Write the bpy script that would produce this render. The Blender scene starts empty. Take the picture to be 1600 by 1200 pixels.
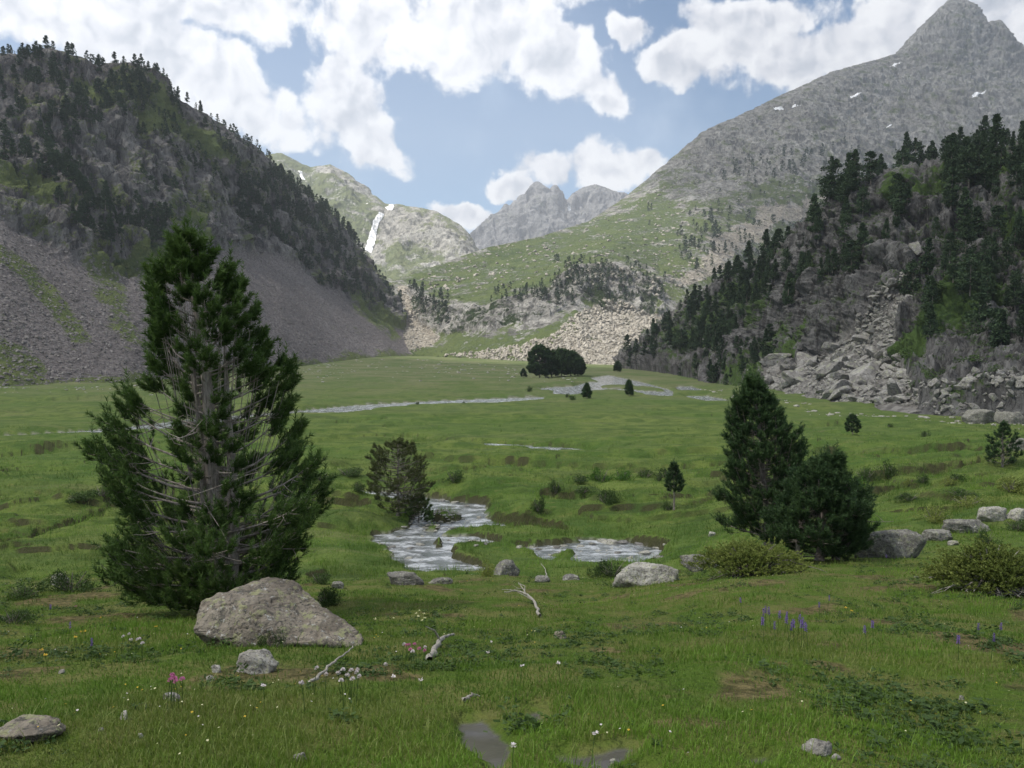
import bpy, bmesh, math, random
import numpy as np
from mathutils import Vector, Matrix
R = math.radians
scene = bpy.context.scene
COL = scene.collection

# ------------------------------------------------------------------ camera, sky, sun, exposure
FPX = 1250.0                     # focal length in photograph pixels (1600 wide)
HZ = 550.0                       # row of the horizon in the photograph
EYE = 10.0                       # eye height above the valley floor
PITCH = math.atan((600 - HZ) / FPX)
cd = bpy.data.cameras.new('camera'); cam = bpy.data.objects.new('camera', cd); COL.objects.link(cam)
cd.sensor_width = 36; cd.lens = 36 * FPX / 1600
cam.location = (0, 0, EYE); cam.rotation_euler = (math.pi / 2 - PITCH, 0, 0)
cd.clip_start = 0.1; cd.clip_end = 20000
scene.camera = cam
SUN_AZ, SUN_EL = R(-112), R(56)
SUN_DIR = np.array([math.sin(SUN_AZ) * math.cos(SUN_EL), math.cos(SUN_AZ) * math.cos(SUN_EL), math.sin(SUN_EL)])
ld = bpy.data.lights.new('sun', 'SUN'); ld.energy = 4.2; ld.angle = R(1.2); ld.color = (1.0, 0.95, 0.87)
lo = bpy.data.objects.new('sun', ld); COL.objects.link(lo)
lo.rotation_euler = Vector(SUN_DIR).to_track_quat('Z', 'Y').to_euler()
lo.location = (-200, 0, 300)
scene.view_settings.view_transform = 'Standard'; scene.view_settings.look = 'None'
scene.view_settings.gamma = 1; scene.view_settings.use_curve_mapping = False
scene.view_settings.exposure = 0.92
cy = scene.cycles
cy.max_bounces = 6; cy.diffuse_bounces = 3; cy.glossy_bounces = 2; cy.transmission_bounces = 3; cy.volume_bounces = 0
cy.transparent_max_bounces = 8; cy.use_denoising = True; cy.caustics_reflective = False; cy.caustics_refractive = False

# ------------------------------------------------------------------ node helper
class NT:
    def __init__(s, tree):
        s.t = tree; s.n = tree.nodes; s.l = tree.links; s.n.clear()
    def put(s, inp, v):
        if v is None: return
        if hasattr(v, 'is_output'): s.l.new(v, inp)
        else: inp.default_value = v
    def node(s, typ, ins=None, **kw):
        nd = s.n.new(typ)
        for k, v in kw.items(): setattr(nd, k, v)
        for k, v in (ins or {}).items(): s.put(nd.inputs[k], v)
        return nd
    def m(s, op, a, b=None, c=None, clamp=False):
        nd = s.n.new('ShaderNodeMath'); nd.operation = op; nd.use_clamp = clamp
        s.put(nd.inputs[0], a); s.put(nd.inputs[1], b); s.put(nd.inputs[2], c)
        return nd.outputs[0]
    def vm(s, op, a, b=None, scale=None):
        nd = s.n.new('ShaderNodeVectorMath'); nd.operation = op
        s.put(nd.inputs[0], a); s.put(nd.inputs[1], b)
        if scale is not None: s.put(nd.inputs['Scale'], scale)
        return nd.outputs['Value'] if op in ('LENGTH', 'DOT_PRODUCT') else nd.outputs['Vector']
    def noise(s, vec, scale, detail=5, rough=0.55, dist=0.0, lac=2.0):
        nd = s.node('ShaderNodeTexNoise', {'Scale': scale, 'Detail': detail, 'Roughness': rough, 'Distortion': dist, 'Lacunarity': lac})
        s.put(nd.inputs['Vector'], vec); return nd.outputs['Fac']
    def voro(s, vec, scale, feature='F1', out='Distance', rnd=1.0):
        nd = s.n.new('ShaderNodeTexVoronoi'); nd.feature = feature
        s.put(nd.inputs['Vector'], vec); nd.inputs['Scale'].default_value = scale; nd.inputs['Randomness'].default_value = rnd
        return nd.outputs[out]
    def mix(s, fac, a, b, blend='MIX'):
        nd = s.n.new('ShaderNodeMix'); nd.data_type = 'RGBA'; nd.blend_type = blend
        s.put(nd.inputs['Factor'], fac)
        for i, v in ((6, a), (7, b)):
            if isinstance(v, (tuple, list)) and len(v) == 3: v = (*v, 1)
            s.put(nd.inputs[i], v)
        return nd.outputs[2]
    def ramp(s, fac, stops):
        nd = s.n.new('ShaderNodeValToRGB'); s.put(nd.inputs[0], fac); cr = nd.color_ramp
        while len(cr.elements) < len(stops): cr.elements.new(0.5)
        for e, (p, c) in zip(cr.elements, stops):
            e.position = p; e.color = (*c, 1) if isinstance(c, (tuple, list)) else (c, c, c, 1)
        return nd.outputs[0]
    def sstep(s, v, a, b):
        nd = s.n.new('ShaderNodeMapRange'); nd.interpolation_type = 'SMOOTHSTEP'
        s.put(nd.inputs[0], v); nd.inputs[1].default_value = a; nd.inputs[2].default_value = b
        return nd.outputs[0]
    def attr(s, name, out='Fac'):
        nd = s.n.new('ShaderNodeAttribute'); nd.attribute_name = name; return nd.outputs[out]
    def bump(s, h, dist, strength=1.0, normal=None):
        nd = s.node('ShaderNodeBump', {'Height': h, 'Distance': dist, 'Strength': strength})
        if normal is not None: s.put(nd.inputs['Normal'], normal)
        return nd.outputs[0]

# ------------------------------------------------------------------ world: Nishita sky with cumulus
world = bpy.data.worlds.new('World'); scene.world = world; world.use_nodes = True
def build_world():
    w = NT(world.node_tree)
    def noise2(vec, scale, detail=5, rough=0.55):
        nd = w.node('ShaderNodeTexNoise', {'Scale': scale, 'Detail': detail, 'Roughness': rough}, noise_dimensions='2D'); w.put(nd.inputs['Vector'], vec); return nd.outputs['Fac']
    w.noise = noise2
    sky = w.n.new('ShaderNodeTexSky'); sky.sky_type = 'NISHITA'; sky.sun_disc = False
    sky.sun_elevation = SUN_EL; sky.sun_rotation = SUN_AZ; sky.altitude = 2000; sky.air_density = 1.0; sky.dust_density = 0.4
    dirv = w.n.new('ShaderNodeTexCoord').outputs['Generated']
    sep = w.node('ShaderNodeSeparateXYZ', {0: dirv})
    az = w.m('ARCTAN2', sep.outputs[0], sep.outputs[1])
    el = w.m('ARCSINE', sep.outputs[2])
    base = w.node('ShaderNodeCombineXYZ', {0: az, 1: el}).outputs[0]
    wn = w.node('ShaderNodeTexNoise', {'Scale': 9.0, 'Detail': 5, 'Roughness': 0.6, 'Vector': base})
    warp = w.vm('SCALE', w.vm('SUBTRACT', wn.outputs['Color'], (0.5, 0.5, 0.5)), scale=0.085)
    pos = w.vm('ADD', base, warp)
    def px2(x, y):
        a = math.atan((x - 800) / FPX); return a, math.atan((HZ - y) / FPX * math.cos(a))
    blobs = [(120, 30, 150, 70, 0.25), (240, 75, 170, 78, 0.5), (375, 150, 120, 62, 0.35), (330, 10, 190, 62, 0), (230, 130, 120, 55, .5), (120, -40, 170, 60, 0),
             (590, 222, 92, 56, 0.25), (530, 130, 58, 72, 0.5), (560, 180, 70, 80, .3),
             (600, 40, 110, 80, 0.2), (740, 40, 190, 88, 0.15), (860, 95, 130, 66, 0.3), (950, 150, 50, 42, 0.6), (800, -20, 200, 60, 0),
             (985, 50, 48, 28, 0.3), (1050, 100, 66, 42, 0.2), (1120, 40, 60, 45, 0),
             (1160, 70, 95, 70, 0.4), (1240, 100, 120, 52, 0.1), (1340, 80, 130, 55, -0.1), (1500, 20, 210, 70, 0), (1420, -30, 150, 50, 0), (1620, 60, 140, 90, 0), (1180, 30, 110, 35, 0.2),
             (855, 265, 62, 44, 0), (940, 255, 110, 48, 0), (1015, 252, 50, 30, 0), (810, 295, 60, 20, 0),
             (720, 338, 62, 24, 0.1)]
    def field(p, tag):
        acc = None
        for (x, y, rx, ry, ro) in blobs:
            a, e = px2(x, y)
            mp = w.node('ShaderNodeMapping', {'Vector': p, 'Location': (a, e, 0), 'Rotation': (0, 0, -ro), 'Scale': (rx * .95 / FPX, ry * .95 / FPX, 1)}, vector_type='TEXTURE')
            ln = w.vm('LENGTH', mp.outputs[0])
            acc = ln if acc is None else w.m('SMOOTH_MIN', acc, ln, 0.12)
        return w.m('SUBTRACT', 1.0, acc)            # 1 in the middle, 0 at the edge
    f = field(pos, 'a')
    n1 = w.noise(base, 11, 8, 0.55)
    n2 = w.noise(base, 5, 3, 0.5)
    # elsewhere in the sky: scattered cloud from noise on a plane above
    pl = w.vm('DIVIDE', dirv, w.node('ShaderNodeCombineXYZ', {0: w.m('MAXIMUM', sep.outputs[2], 0.06), 1: w.m('MAXIMUM', sep.outputs[2], 0.06), 2: 1.0}).outputs[0])
    plm = w.vm('MULTIPLY', pl, (1, 1, 0))
    g = w.m('SUBTRACT', w.m('MULTIPLY', w.noise(plm, 1.1, 8, 0.58), 5.0), 2.35)
    inframe = w.m('MULTIPLY', w.sstep(w.m('ABSOLUTE', az), 0.72, 0.60), w.sstep(el, 0.52, 0.44))
    f = w.m('ADD', w.m('MULTIPLY', f, inframe), w.m('MULTIPLY', g, w.m('SUBTRACT', 1.0, inframe)))
    def billow(p):
        nd = w.n.new('ShaderNodeTexVoronoi'); nd.voronoi_dimensions = '2D'; nd.feature = 'SMOOTH_F1'; w.put(nd.inputs['Vector'], p)
        nd.inputs['Scale'].default_value = 26; nd.inputs['Detail'].default_value = 2.0; nd.inputs['Roughness'].default_value = .55; nd.inputs['Smoothness'].default_value = .35
        return w.m('SUBTRACT', 0.5, nd.outputs['Distance'])
    bl1 = billow(pos); bl2 = billow(w.vm('ADD', pos, (-0.008, 0.014, 0)))
    f = w.m('ADD', f, w.m('MULTIPLY', bl1, 0.26))
    dens = w.m('ADD', f, w.m('ADD', w.m('MULTIPLY', w.m('SUBTRACT', n1, 0.5), 1.3), w.m('MULTIPLY', w.m('SUBTRACT', w.noise(base, 34, 7, 0.6), 0.5), 0.55)))
    alpha = w.sstep(dens, -0.07, 0.26)
    thin = w.sstep(w.noise(base, 7, 6, 0.6), 0.5, 0.85)
    # shading of the cloud body: puffs lit from above left, greyer deep bodies and bases
    up = w.vm('ADD', base, (-0.012, 0.022, 0))
    relief = w.m('SUBTRACT', n1, w.noise(up, 11, 8, 0.55))
    body = w.m('SUBTRACT', w.m('ADD', 0.82, w.m('ADD', w.m('MULTIPLY', relief, 0.9), w.m('MULTIPLY', w.m('SUBTRACT', bl1, bl2), 0.55))), w.m('MULTIPLY', w.sstep(w.m('ADD', dens, w.m('MULTIPLY', n2, 0.8)), 0.55, 1.6), 0.38))
    body = w.m('ADD', body, w.m('MULTIPLY', w.m('SUBTRACT', w.noise(base, 9, 4, 0.5), 0.5), 0.6))
    ccol = w.ramp(body, [(0.0, (0.44, 0.48, 0.55)), (0.35, (0.60, 0.63, 0.69)), (0.62, (0.79, 0.80, 0.84)), (0.92, (0.96, 0.965, 0.98))])
    skc = w.vm('MULTIPLY', w.vm('SCALE', sky.outputs[0], scale=SKY_STRENGTH), (0.86, 1.02, 1.04))
    skc = w.mix(w.m('MULTIPLY', thin, 0.35), skc, (0.50, 0.60, 0.72))
    cc = w.vm('SCALE', ccol, scale=CLOUD_GAIN)
    mixd = w.mix(alpha, skc, cc)
    mixd = w.mix(w.sstep(sep.outputs[2], 0.0, -0.05), mixd, (0.10, 0.12, 0.08))
    bg = w.node('ShaderNodeBackground', {0: mixd, 1: 1.0})
    out = w.n.new('ShaderNodeOutputWorld'); w.l.new(bg.outputs[0], out.inputs[0])
SKY_STRENGTH = 0.092
CLOUD_GAIN = 0.75
build_world()

# ------------------------------------------------------------------ geometry helpers
rng = np.random.default_rng(7)
def smooth(a, b, x):
    t = np.clip((x - a) / (b - a), 0, 1); return t * t * (3 - 2 * t)
def ray(px, py):
    """world direction per unit of forward distance, for photograph pixels"""
    px = np.asarray(px, float); py = np.asarray(py, float)
    cx = (px - 800) / FPX; cyy = -(py - 600) / FPX
    c, s = math.cos(PITCH), math.sin(PITCH)
    fy = c + cyy * s; fz = -s + cyy * c
    return cx / fy, fz / fy
def at(px, py, d):
    a, b = ray(px, py); d = np.asarray(d, float)
    return np.stack([a * d, d + 0 * a, EYE + b * d], -1)
def on_plane(px, py, z=0.0):
    a, b = ray(px, py); d = (z - EYE) / b
    return np.stack([a * d, d], -1)

_perm = np.random.default_rng(3).permutation(256); _perm = np.concatenate([_perm, _perm, _perm])
_g = np.random.default_rng(4).normal(size=(256, 3)); _g /= np.linalg.norm(_g, axis=1)[:, None]
def perlin(x, y, z):
    xi = np.floor(x).astype(np.int64); yi = np.floor(y).astype(np.int64); zi = np.floor(z).astype(np.int64)
    xf = x - xi; yf = y - yi; zf = z - zi
    u = xf**3 * (xf * (xf * 6 - 15) + 10); v = yf**3 * (yf * (yf * 6 - 15) + 10); w = zf**3 * (zf * (zf * 6 - 15) + 10)
    xi &= 255; yi &= 255; zi &= 255
    def gr(i, j, k):
        h = _perm[_perm[_perm[(xi + i) & 255] + ((yi + j) & 255)] + ((zi + k) & 255)]
        g = _g[h]; return g[..., 0] * (xf - i) + g[..., 1] * (yf - j) + g[..., 2] * (zf - k)
    x00 = gr(0, 0, 0) * (1 - u) + gr(1, 0, 0) * u; x10 = gr(0, 1, 0) * (1 - u) + gr(1, 1, 0) * u
    x01 = gr(0, 0, 1) * (1 - u) + gr(1, 0, 1) * u; x11 = gr(0, 1, 1) * (1 - u) + gr(1, 1, 1) * u
    return ((x00 * (1 - v) + x10 * v) * (1 - w) + (x01 * (1 - v) + x11 * v) * w) * 1.6
def fbm(x, y, z=None, o=5, gain=0.5, ridged=False):
    if z is None: z = np.zeros_like(x) + 0.37
    a = 1.0; s = 0; t = 0; f = 1.0
    for i in range(o):
        n = perlin(x * f + 17.3 * i, y * f - 9.1 * i, z * f + 4.7 * i)
        if ridged: n = 1 - 2 * np.abs(n)
        s = s + a * n; t += a; a *= gain; f *= 2.03
    return s / t
def sdpoly(x, y, poly):
    """signed distance to a polygon, negative inside"""
    p = np.asarray(poly, float); n = len(p)
    d = np.full(x.shape, 1e18); sgn = np.ones(x.shape)
    for i in range(n):
        a = p[i]; b = p[i - 1]
        ex, ey = b - a; wx = x - a[0]; wy = y - a[1]
        t = np.clip((wx * ex + wy * ey) / (ex * ex + ey * ey + 1e-12), 0, 1)
        d = np.minimum(d, (wx - ex * t)**2 + (wy - ey * t)**2)
        c1 = y >= a[1]; c2 = y < b[1]; c3 = ex * wy > ey * wx
        flip = (c1 & c2 & c3) | (~c1 & ~c2 & ~c3)
        sgn = np.where(flip, -sgn, sgn)
    return sgn * np.sqrt(d)
def gsmooth(a, n, axis):
    for _ in range(n):
        p = np.concatenate([np.take(a, [0], axis), a, np.take(a, [-1], axis)], axis)
        L = a.shape[axis]
        a = 0.25 * np.take(p, range(0, L), axis) + 0.5 * np.take(p, range(1, L + 1), axis) + 0.25 * np.take(p, range(2, L + 2), axis)
    return a
def mesh_np(name, V, F, mats, smooth_=True, attrs=None, matidx=None, parent=None, link=True):
    """V (n,3); F list of integer arrays (m,3) / (m,4)"""
    me = bpy.data.meshes.new(name)
    if not isinstance(F, list): F = [F]
    F = [np.asarray(f, np.int32) for f in F if len(f)]
    tot = sum(len(f) for f in F); lp = sum(f.size for f in F)
    me.vertices.add(len(V)); me.vertices.foreach_set('co', np.asarray(V, np.float32).ravel())
    me.loops.add(lp); me.loops.foreach_set('vertex_index', np.concatenate([f.ravel() for f in F]))
    me.polygons.add(tot)
    st = []; o = 0
    for f in F:
        st.append(o + np.arange(len(f)) * f.shape[1]); o += f.size
    me.polygons.foreach_set('loop_start', np.concatenate(st).astype(np.int32))
    me.update(calc_edges=True)
    me.polygons.foreach_set('use_smooth', np.full(tot, smooth_, bool))
    if matidx is not None: me.polygons.foreach_set('material_index', np.asarray(matidx, np.int32))
    for k, v in (attrs or {}).items():
        v = np.asarray(v, np.float32)
        if v.ndim == 1:
            at_ = me.attributes.new(k, 'FLOAT', 'POINT'); at_.data.foreach_set('value', v)
        else:
            at_ = me.attributes.new(k, 'FLOAT_COLOR', 'POINT'); at_.data.foreach_set('color', v.ravel())
    for m_ in (mats if isinstance(mats, (list, tuple)) else [mats]): me.materials.append(m_)
    me.validate()
    if not link: return me
    o_ = bpy.data.objects.new(name, me); COL.objects.link(o_)
    if parent is not None: o_.parent = parent
    return o_
def grid_faces(nr, nc):
    i = np.arange(nr - 1)[:, None] * nc + np.arange(nc - 1)[None]
    return np.stack([i, i + 1, i + nc + 1, i + nc], -1).reshape(-1, 4)
def tag(o, label=None, cat=None, group=None, kind=None):
    if label: o['label'] = label
    if cat: o['category'] = cat
    if group: o['group'] = group
    if kind: o['kind'] = kind
    return o
def empty(name, loc, rz=0.0):
    o = bpy.data.objects.new(name, None); COL.objects.link(o); o.location = loc; o.rotation_euler = (0, 0, rz)
    o.empty_display_size = 0.3; return o

# ------------------------------------------------------------------ materials
def newmat(name):
    m = bpy.data.materials.new(name); m.use_nodes = True; return m, NT(m.node_tree)
def finish(n, color, rough=0.9, normal=None, spec=0.2, translucent=0.0):
    b = n.node('ShaderNodeBsdfPrincipled', {'Base Color': color, 'Roughness': rough, 'Specular IOR Level': spec})
    if normal is not None: n.put(b.inputs['Normal'], normal)
    sh = b.outputs[0]
    if translucent > 0:
        tr = n.node('ShaderNodeBsdfTranslucent', {0: color})
        sh = n.node('ShaderNodeMixShader', {0: translucent, 1: sh, 2: tr.outputs[0]}).outputs[0]
    o = n.n.new('ShaderNodeOutputMaterial'); n.l.new(sh, o.inputs[0])
    return b

def mountain_mat(name, rockA, rockB, rockC, grassA, grassB, screeA, screeB, S, crack=1.0, bump=1.0, scree_scale=0.5):
    """mask colour attribute: R grass, G scree, B dark low scrub, also shade painted on the small central cliff"""
    m, n = newmat(name)
    P = n.node('ShaderNodeNewGeometry').outputs['Position']
    mk = n.attr('mask', 'Color'); sp = n.node('ShaderNodeSeparateColor', {0: mk})
    gN = n.noise(P, 0.06 / S, 8, 0.65); fN = n.noise(P, 0.5 / S, 6, 0.7)
    big = n.noise(P, 0.012 / S, 4, 0.5)
    st = n.node('ShaderNodeMapping', {'Vector': P, 'Scale': (1, 1, 0.35)}).outputs[0]
    rk = n.noise(st, 0.11 / S, 9, 0.68, 0.6)
    rock = n.mix(n.sstep(rk, 0.35, 0.66), rockA, rockB)
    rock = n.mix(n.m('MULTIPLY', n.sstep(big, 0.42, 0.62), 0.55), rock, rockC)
    v = n.voro(n.vm('ADD', P, n.vm('SCALE', n.node('ShaderNodeTexNoise', {'Scale': 0.15 / S, 'Detail': 4, 'Vector': P}).outputs['Color'], scale=6 * S)), 0.10 / S, 'DISTANCE_TO_EDGE')
    cr = n.sstep(v, 0.0, 0.05)
    rock = n.mix(n.m('MULTIPLY', n.m('MULTIPLY', n.m('SUBTRACT', 1.0, cr), n.sstep(gN, 0.45, 0.6)), 0.3 * crack), rock, tuple(c * 0.35 for c in rockA))
    rock = n.mix(n.m('MULTIPLY', n.sstep(fN, 0.55, 0.75), 0.45), rock, tuple(min(1, c * 1.5) for c in rockB))
    st2 = n.noise(n.node('ShaderNodeMapping', {'Vector': P, 'Scale': (1, 1, 0.13)}).outputs[0], 0.20 / S, 6, 0.65)
    rock = n.mix(n.m('MULTIPLY', n.sstep(st2, 0.50, 0.60), 0.75), rock, tuple(c * 0.36 for c in rockA))
    rock = n.mix(n.m('MULTIPLY', n.sstep(st2, 0.44, 0.34), 0.5), rock, tuple(min(1, c * 1.25) for c in rockB))
    jt = n.m('ABSOLUTE', n.m('SUBTRACT', n.noise(st, 0.16 / S, 6, 0.6, 1.2), 0.5))
    rock = n.mix(n.m('MULTIPLY', n.sstep(jt, 0.026, 0.0), 0.8 * crack), rock, tuple(c * 0.25 for c in rockA))
    grass = n.mix(n.sstep(n.m('ADD', n.m('MULTIPLY', gN, 0.6), n.m('MULTIPLY', fN, 0.4)), 0.38, 0.62), grassA, grassB)
    Pd = n.vm('ADD', P, n.vm('SCALE', n.node('ShaderNodeTexNoise', {'Scale': scree_scale * 1.3, 'Detail': 3, 'Vector': P}).outputs['Color'], scale=1.2 / scree_scale))
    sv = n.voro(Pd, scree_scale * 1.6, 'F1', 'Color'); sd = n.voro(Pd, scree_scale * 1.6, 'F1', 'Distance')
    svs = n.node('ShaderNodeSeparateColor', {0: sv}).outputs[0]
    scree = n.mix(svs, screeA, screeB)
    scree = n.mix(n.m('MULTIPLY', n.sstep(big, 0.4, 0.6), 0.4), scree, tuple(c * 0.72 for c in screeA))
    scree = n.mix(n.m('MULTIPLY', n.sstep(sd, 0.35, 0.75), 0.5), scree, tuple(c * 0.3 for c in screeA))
    def th(ch, w=0.09, off=0.0):
        t = n.m('ADD', ch, n.m('MULTIPLY', n.m('SUBTRACT', n.m('ADD', n.m('MULTIPLY', gN, 0.6), n.m('MULTIPLY', fN, 0.4)), 0.5), 3.4))
        return n.sstep(t, 0.5 - w + off, 0.5 + w + off)
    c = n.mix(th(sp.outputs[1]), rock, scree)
    c = n.mix(th(sp.outputs[0], 0.12), c, grass)
    c = n.mix(th(sp.outputs[2], 0.12), c, tuple(x * 0.5 for x in grassA))
    h = n.m('ADD', n.m('MULTIPLY', rk, 6 * S), n.m('MULTIPLY', cr, 0.25 * S))
    h = n.m('ADD', h, n.m('MULTIPLY', fN, 1.6 * S))
    nrm = n.bump(h, 1.0, 0.8 * bump)
    finish(n, c, 0.95, nrm, 0.1)
    return m

def rock_mat(name, A, B, lichen=(0.33, 0.34, 0.22), dark=(0.06, 0.06, 0.055), scale=1.0):
    m, n = newmat(name)
    P = n.node('ShaderNodeTexCoord').outputs['Object']
    oi = n.node('ShaderNodeObjectInfo').outputs['Random']
    P = n.vm('ADD', P, n.node('ShaderNodeCombineXYZ', {0: n.m('MULTIPLY', oi, 37.0)}).outputs[0])
    a = n.noise(P, 2.2 * scale, 8, 0.68, 0.4); b = n.noise(P, 14 * scale, 6, 0.7); c_ = n.noise(P, 1.0 * scale, 4, 0.6)
    c = n.mix(n.sstep(a, 0.36, 0.64), A, B)
    c = n.mix(n.m('MULTIPLY', n.sstep(b, 0.52, 0.60), 0.75), c, dark)
    c = n.mix(n.m('MULTIPLY', n.sstep(n.noise(n.vm('ADD', P, (3, 8, 5)), 4.2 * scale, 8, 0.75), 0.54, 0.60), 0.65), c, dark)
    lic = n.m('MULTIPLY', n.sstep(n.noise(P, 6 * scale, 7, 0.72), 0.53, 0.6), 0.75)
    c = n.mix(lic, c, lichen)
    c = n.mix(n.m('MULTIPLY', n.sstep(n.noise(n.vm('ADD', P, (9, 4, 2)), 9 * scale, 7, 0.7), 0.58, 0.64), 0.7), c, (0.5, 0.5, 0.47))
    c = n.mix(n.m('MULTIPLY', n.sstep(c_, 0.52, 0.68), 0.5), c, tuple(x * 0.55 for x in A))
    c = n.mix(n.m('MULTIPLY', n.m('SUBTRACT', oi, 0.5), 0.35), c, (0.12, 0.11, 0.1))
    cv = n.sstep(n.voro(n.vm('ADD', P, n.vm('SCALE', n.node('ShaderNodeTexNoise', {'Scale': 2.0 * scale, 'Vector': P}).outputs['Color'], scale=0.8 / scale)), 1.3 * scale, 'DISTANCE_TO_EDGE'), 0.0, 0.03)
    h = n.m('ADD', n.m('MULTIPLY', a, 0.16 / scale), n.m('MULTIPLY', b, 0.045 / scale))
    h = n.m('ADD', h, n.m('MULTIPLY', cv, 0.012 / scale))
    finish(n, c, 0.93, n.bump(h, 1.0, 0.9), 0.2)
    return m

def leaf_mat(name, A, B, trans=0.25, rough=0.6, tip=None):
    """per-vertex float 'tint' 0..1 moves from A to B"""
    m, n = newmat(name)
    t = n.attr('tint')
    P = n.node('ShaderNodeNewGeometry').outputs['Position']
    oi = n.node('ShaderNodeObjectInfo').outputs['Random']
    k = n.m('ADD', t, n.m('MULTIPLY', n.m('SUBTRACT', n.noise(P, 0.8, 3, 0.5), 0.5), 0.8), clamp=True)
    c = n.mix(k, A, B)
    c = n.mix(n.m('MULTIPLY', oi, 0.35), c, tuple(x * 0.6 for x in A))
    finish(n, c, rough, None, 0.25, trans)
    return m

def bark_mat(name, A, B, scale=1.0):
    m, n = newmat(name)
    P = n.node('ShaderNodeTexCoord').outputs['Object']
    st = n.node('ShaderNodeMapping', {'Vector': P, 'Scale': (1, 1, 0.25)}).outputs[0]
    a = n.noise(st, 22 * scale, 6, 0.7); b = n.noise(P, 3, 3, 0.5)
    c = n.mix(n.sstep(a, 0.35, 0.65), A, B); c = n.mix(n.m('MULTIPLY', b, 0.4), c, tuple(x * 0.5 for x in A))
    finish(n, c, 0.9, n.bump(a, 0.02 / scale, 0.9), 0.15)
    return m

M = {}
M['bark'] = bark_mat('grey_bark', (0.15, 0.128, 0.11), (0.33, 0.295, 0.26))
M['pale_bark'] = bark_mat('pale_pine_bark', (0.20, 0.172, 0.15), (0.42, 0.38, 0.335))
M['deadwood'] = bark_mat('bleached_wood', (0.25, 0.23, 0.2), (0.46, 0.43, 0.38), 2)
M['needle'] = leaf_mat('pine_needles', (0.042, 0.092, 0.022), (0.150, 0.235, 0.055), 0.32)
M['needle_olive'] = leaf_mat('olive_pine_needles', (0.05, 0.07, 0.02), (0.17, 0.19, 0.06), 0.3)
M['needle_deep'] = leaf_mat('dark_pine_needles', (0.025, 0.058, 0.023), (0.088, 0.150, 0.047), 0.28)
M['far_needle'] = leaf_mat('mountain_pine_needles', (0.022, 0.045, 0.022), (0.062, 0.102, 0.042), 0.15, 0.8)
M['juniper'] = leaf_mat('juniper_leaves', (0.095, 0.14, 0.025), (0.31, 0.35, 0.09), 0.25)
M['shrub'] = leaf_mat('shrub_leaves', (0.03, 0.06, 0.015), (0.085, 0.14, 0.03), 0.25)
M['bright_shrub'] = leaf_mat('bright_shrub_leaves', (0.05, 0.12, 0.015), (0.11, 0.24, 0.03), 0.3)
M['rock'] = rock_mat('lichen_granite', (0.155, 0.148, 0.132), (0.27, 0.26, 0.232), scale=1.6)
M['rock_big'] = rock_mat('boulder_granite', (0.165, 0.14, 0.112), (0.285, 0.25, 0.20), (0.30, 0.31, 0.16), scale=1.7)
M['rock_pale'] = rock_mat('pale_granite', (0.27, 0.255, 0.225), (0.48, 0.46, 0.41), (0.40, 0.41, 0.26), (0.09, 0.085, 0.08), 2.0)
M['rock_talus'] = rock_mat('talus_granite', (0.19, 0.18, 0.166), (0.31, 0.298, 0.278), (0.30, 0.31, 0.22), (0.10, 0.095, 0.09), 0.35)

# ------------------------------------------------------------------ valley floor
STREAMS = [
 [(562,769),(600,770),(650,776),(690,783),(722,787),(755,790),(748,800),(753,812),(757,826),(715,824),(690,822),(668,828),(650,822),(655,812),(668,800),(680,793),(640,790),(600,784),(562,783)],
 [(590,838),(620,833),(655,824),(690,821),(700,828),(675,834),(672,840),(700,842),(735,840),(760,846),(770,852),(735,854),(710,856),(690,862),(700,870),(725,882),(750,889),(735,897),(700,894),(660,886),(640,878),(625,868),(612,856),(600,850)],
 [(815,856),(830,862),(850,867),(870,862),(895,857),(915,862),(912,870),(930,874),(960,873),(990,879),(1010,877),(1032,866),(1020,858),(990,852),(960,849),(930,845),(898,846),(898,852),(860,855),(835,857)],
]
FAR_RIVER = [
 [(-200,688),(0,683),(100,677),(200,669),(300,656),(470,643),(560,634),(700,626.5),(780,623.5),(845,621),(845,625),(780,630),(700,633.5),(560,643),(470,651),(350,662),(200,677),(100,681),(0,686),(-200,694)],
 [(838,609),(860,606),(900,604),(920,598),(940,597),(925,591),(950,587),(975,592),(1005,599),(1040,609),(1048,613),(1045,620),(1020,619),(990,614),(950,610),(920,612),(890,618),(868,616),(870,611)],
 [(1058,605),(1075,604),(1098,611),(1085,613),(1068,611)], [(1075,619),(1100,619),(1140,627),(1118,629),(1090,624)],
 [(778,697),(802,698),(800,701),(780,701)], [(840,703),(880,703),(910,707),(905,709.5),(850,706.5)],
]
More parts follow.
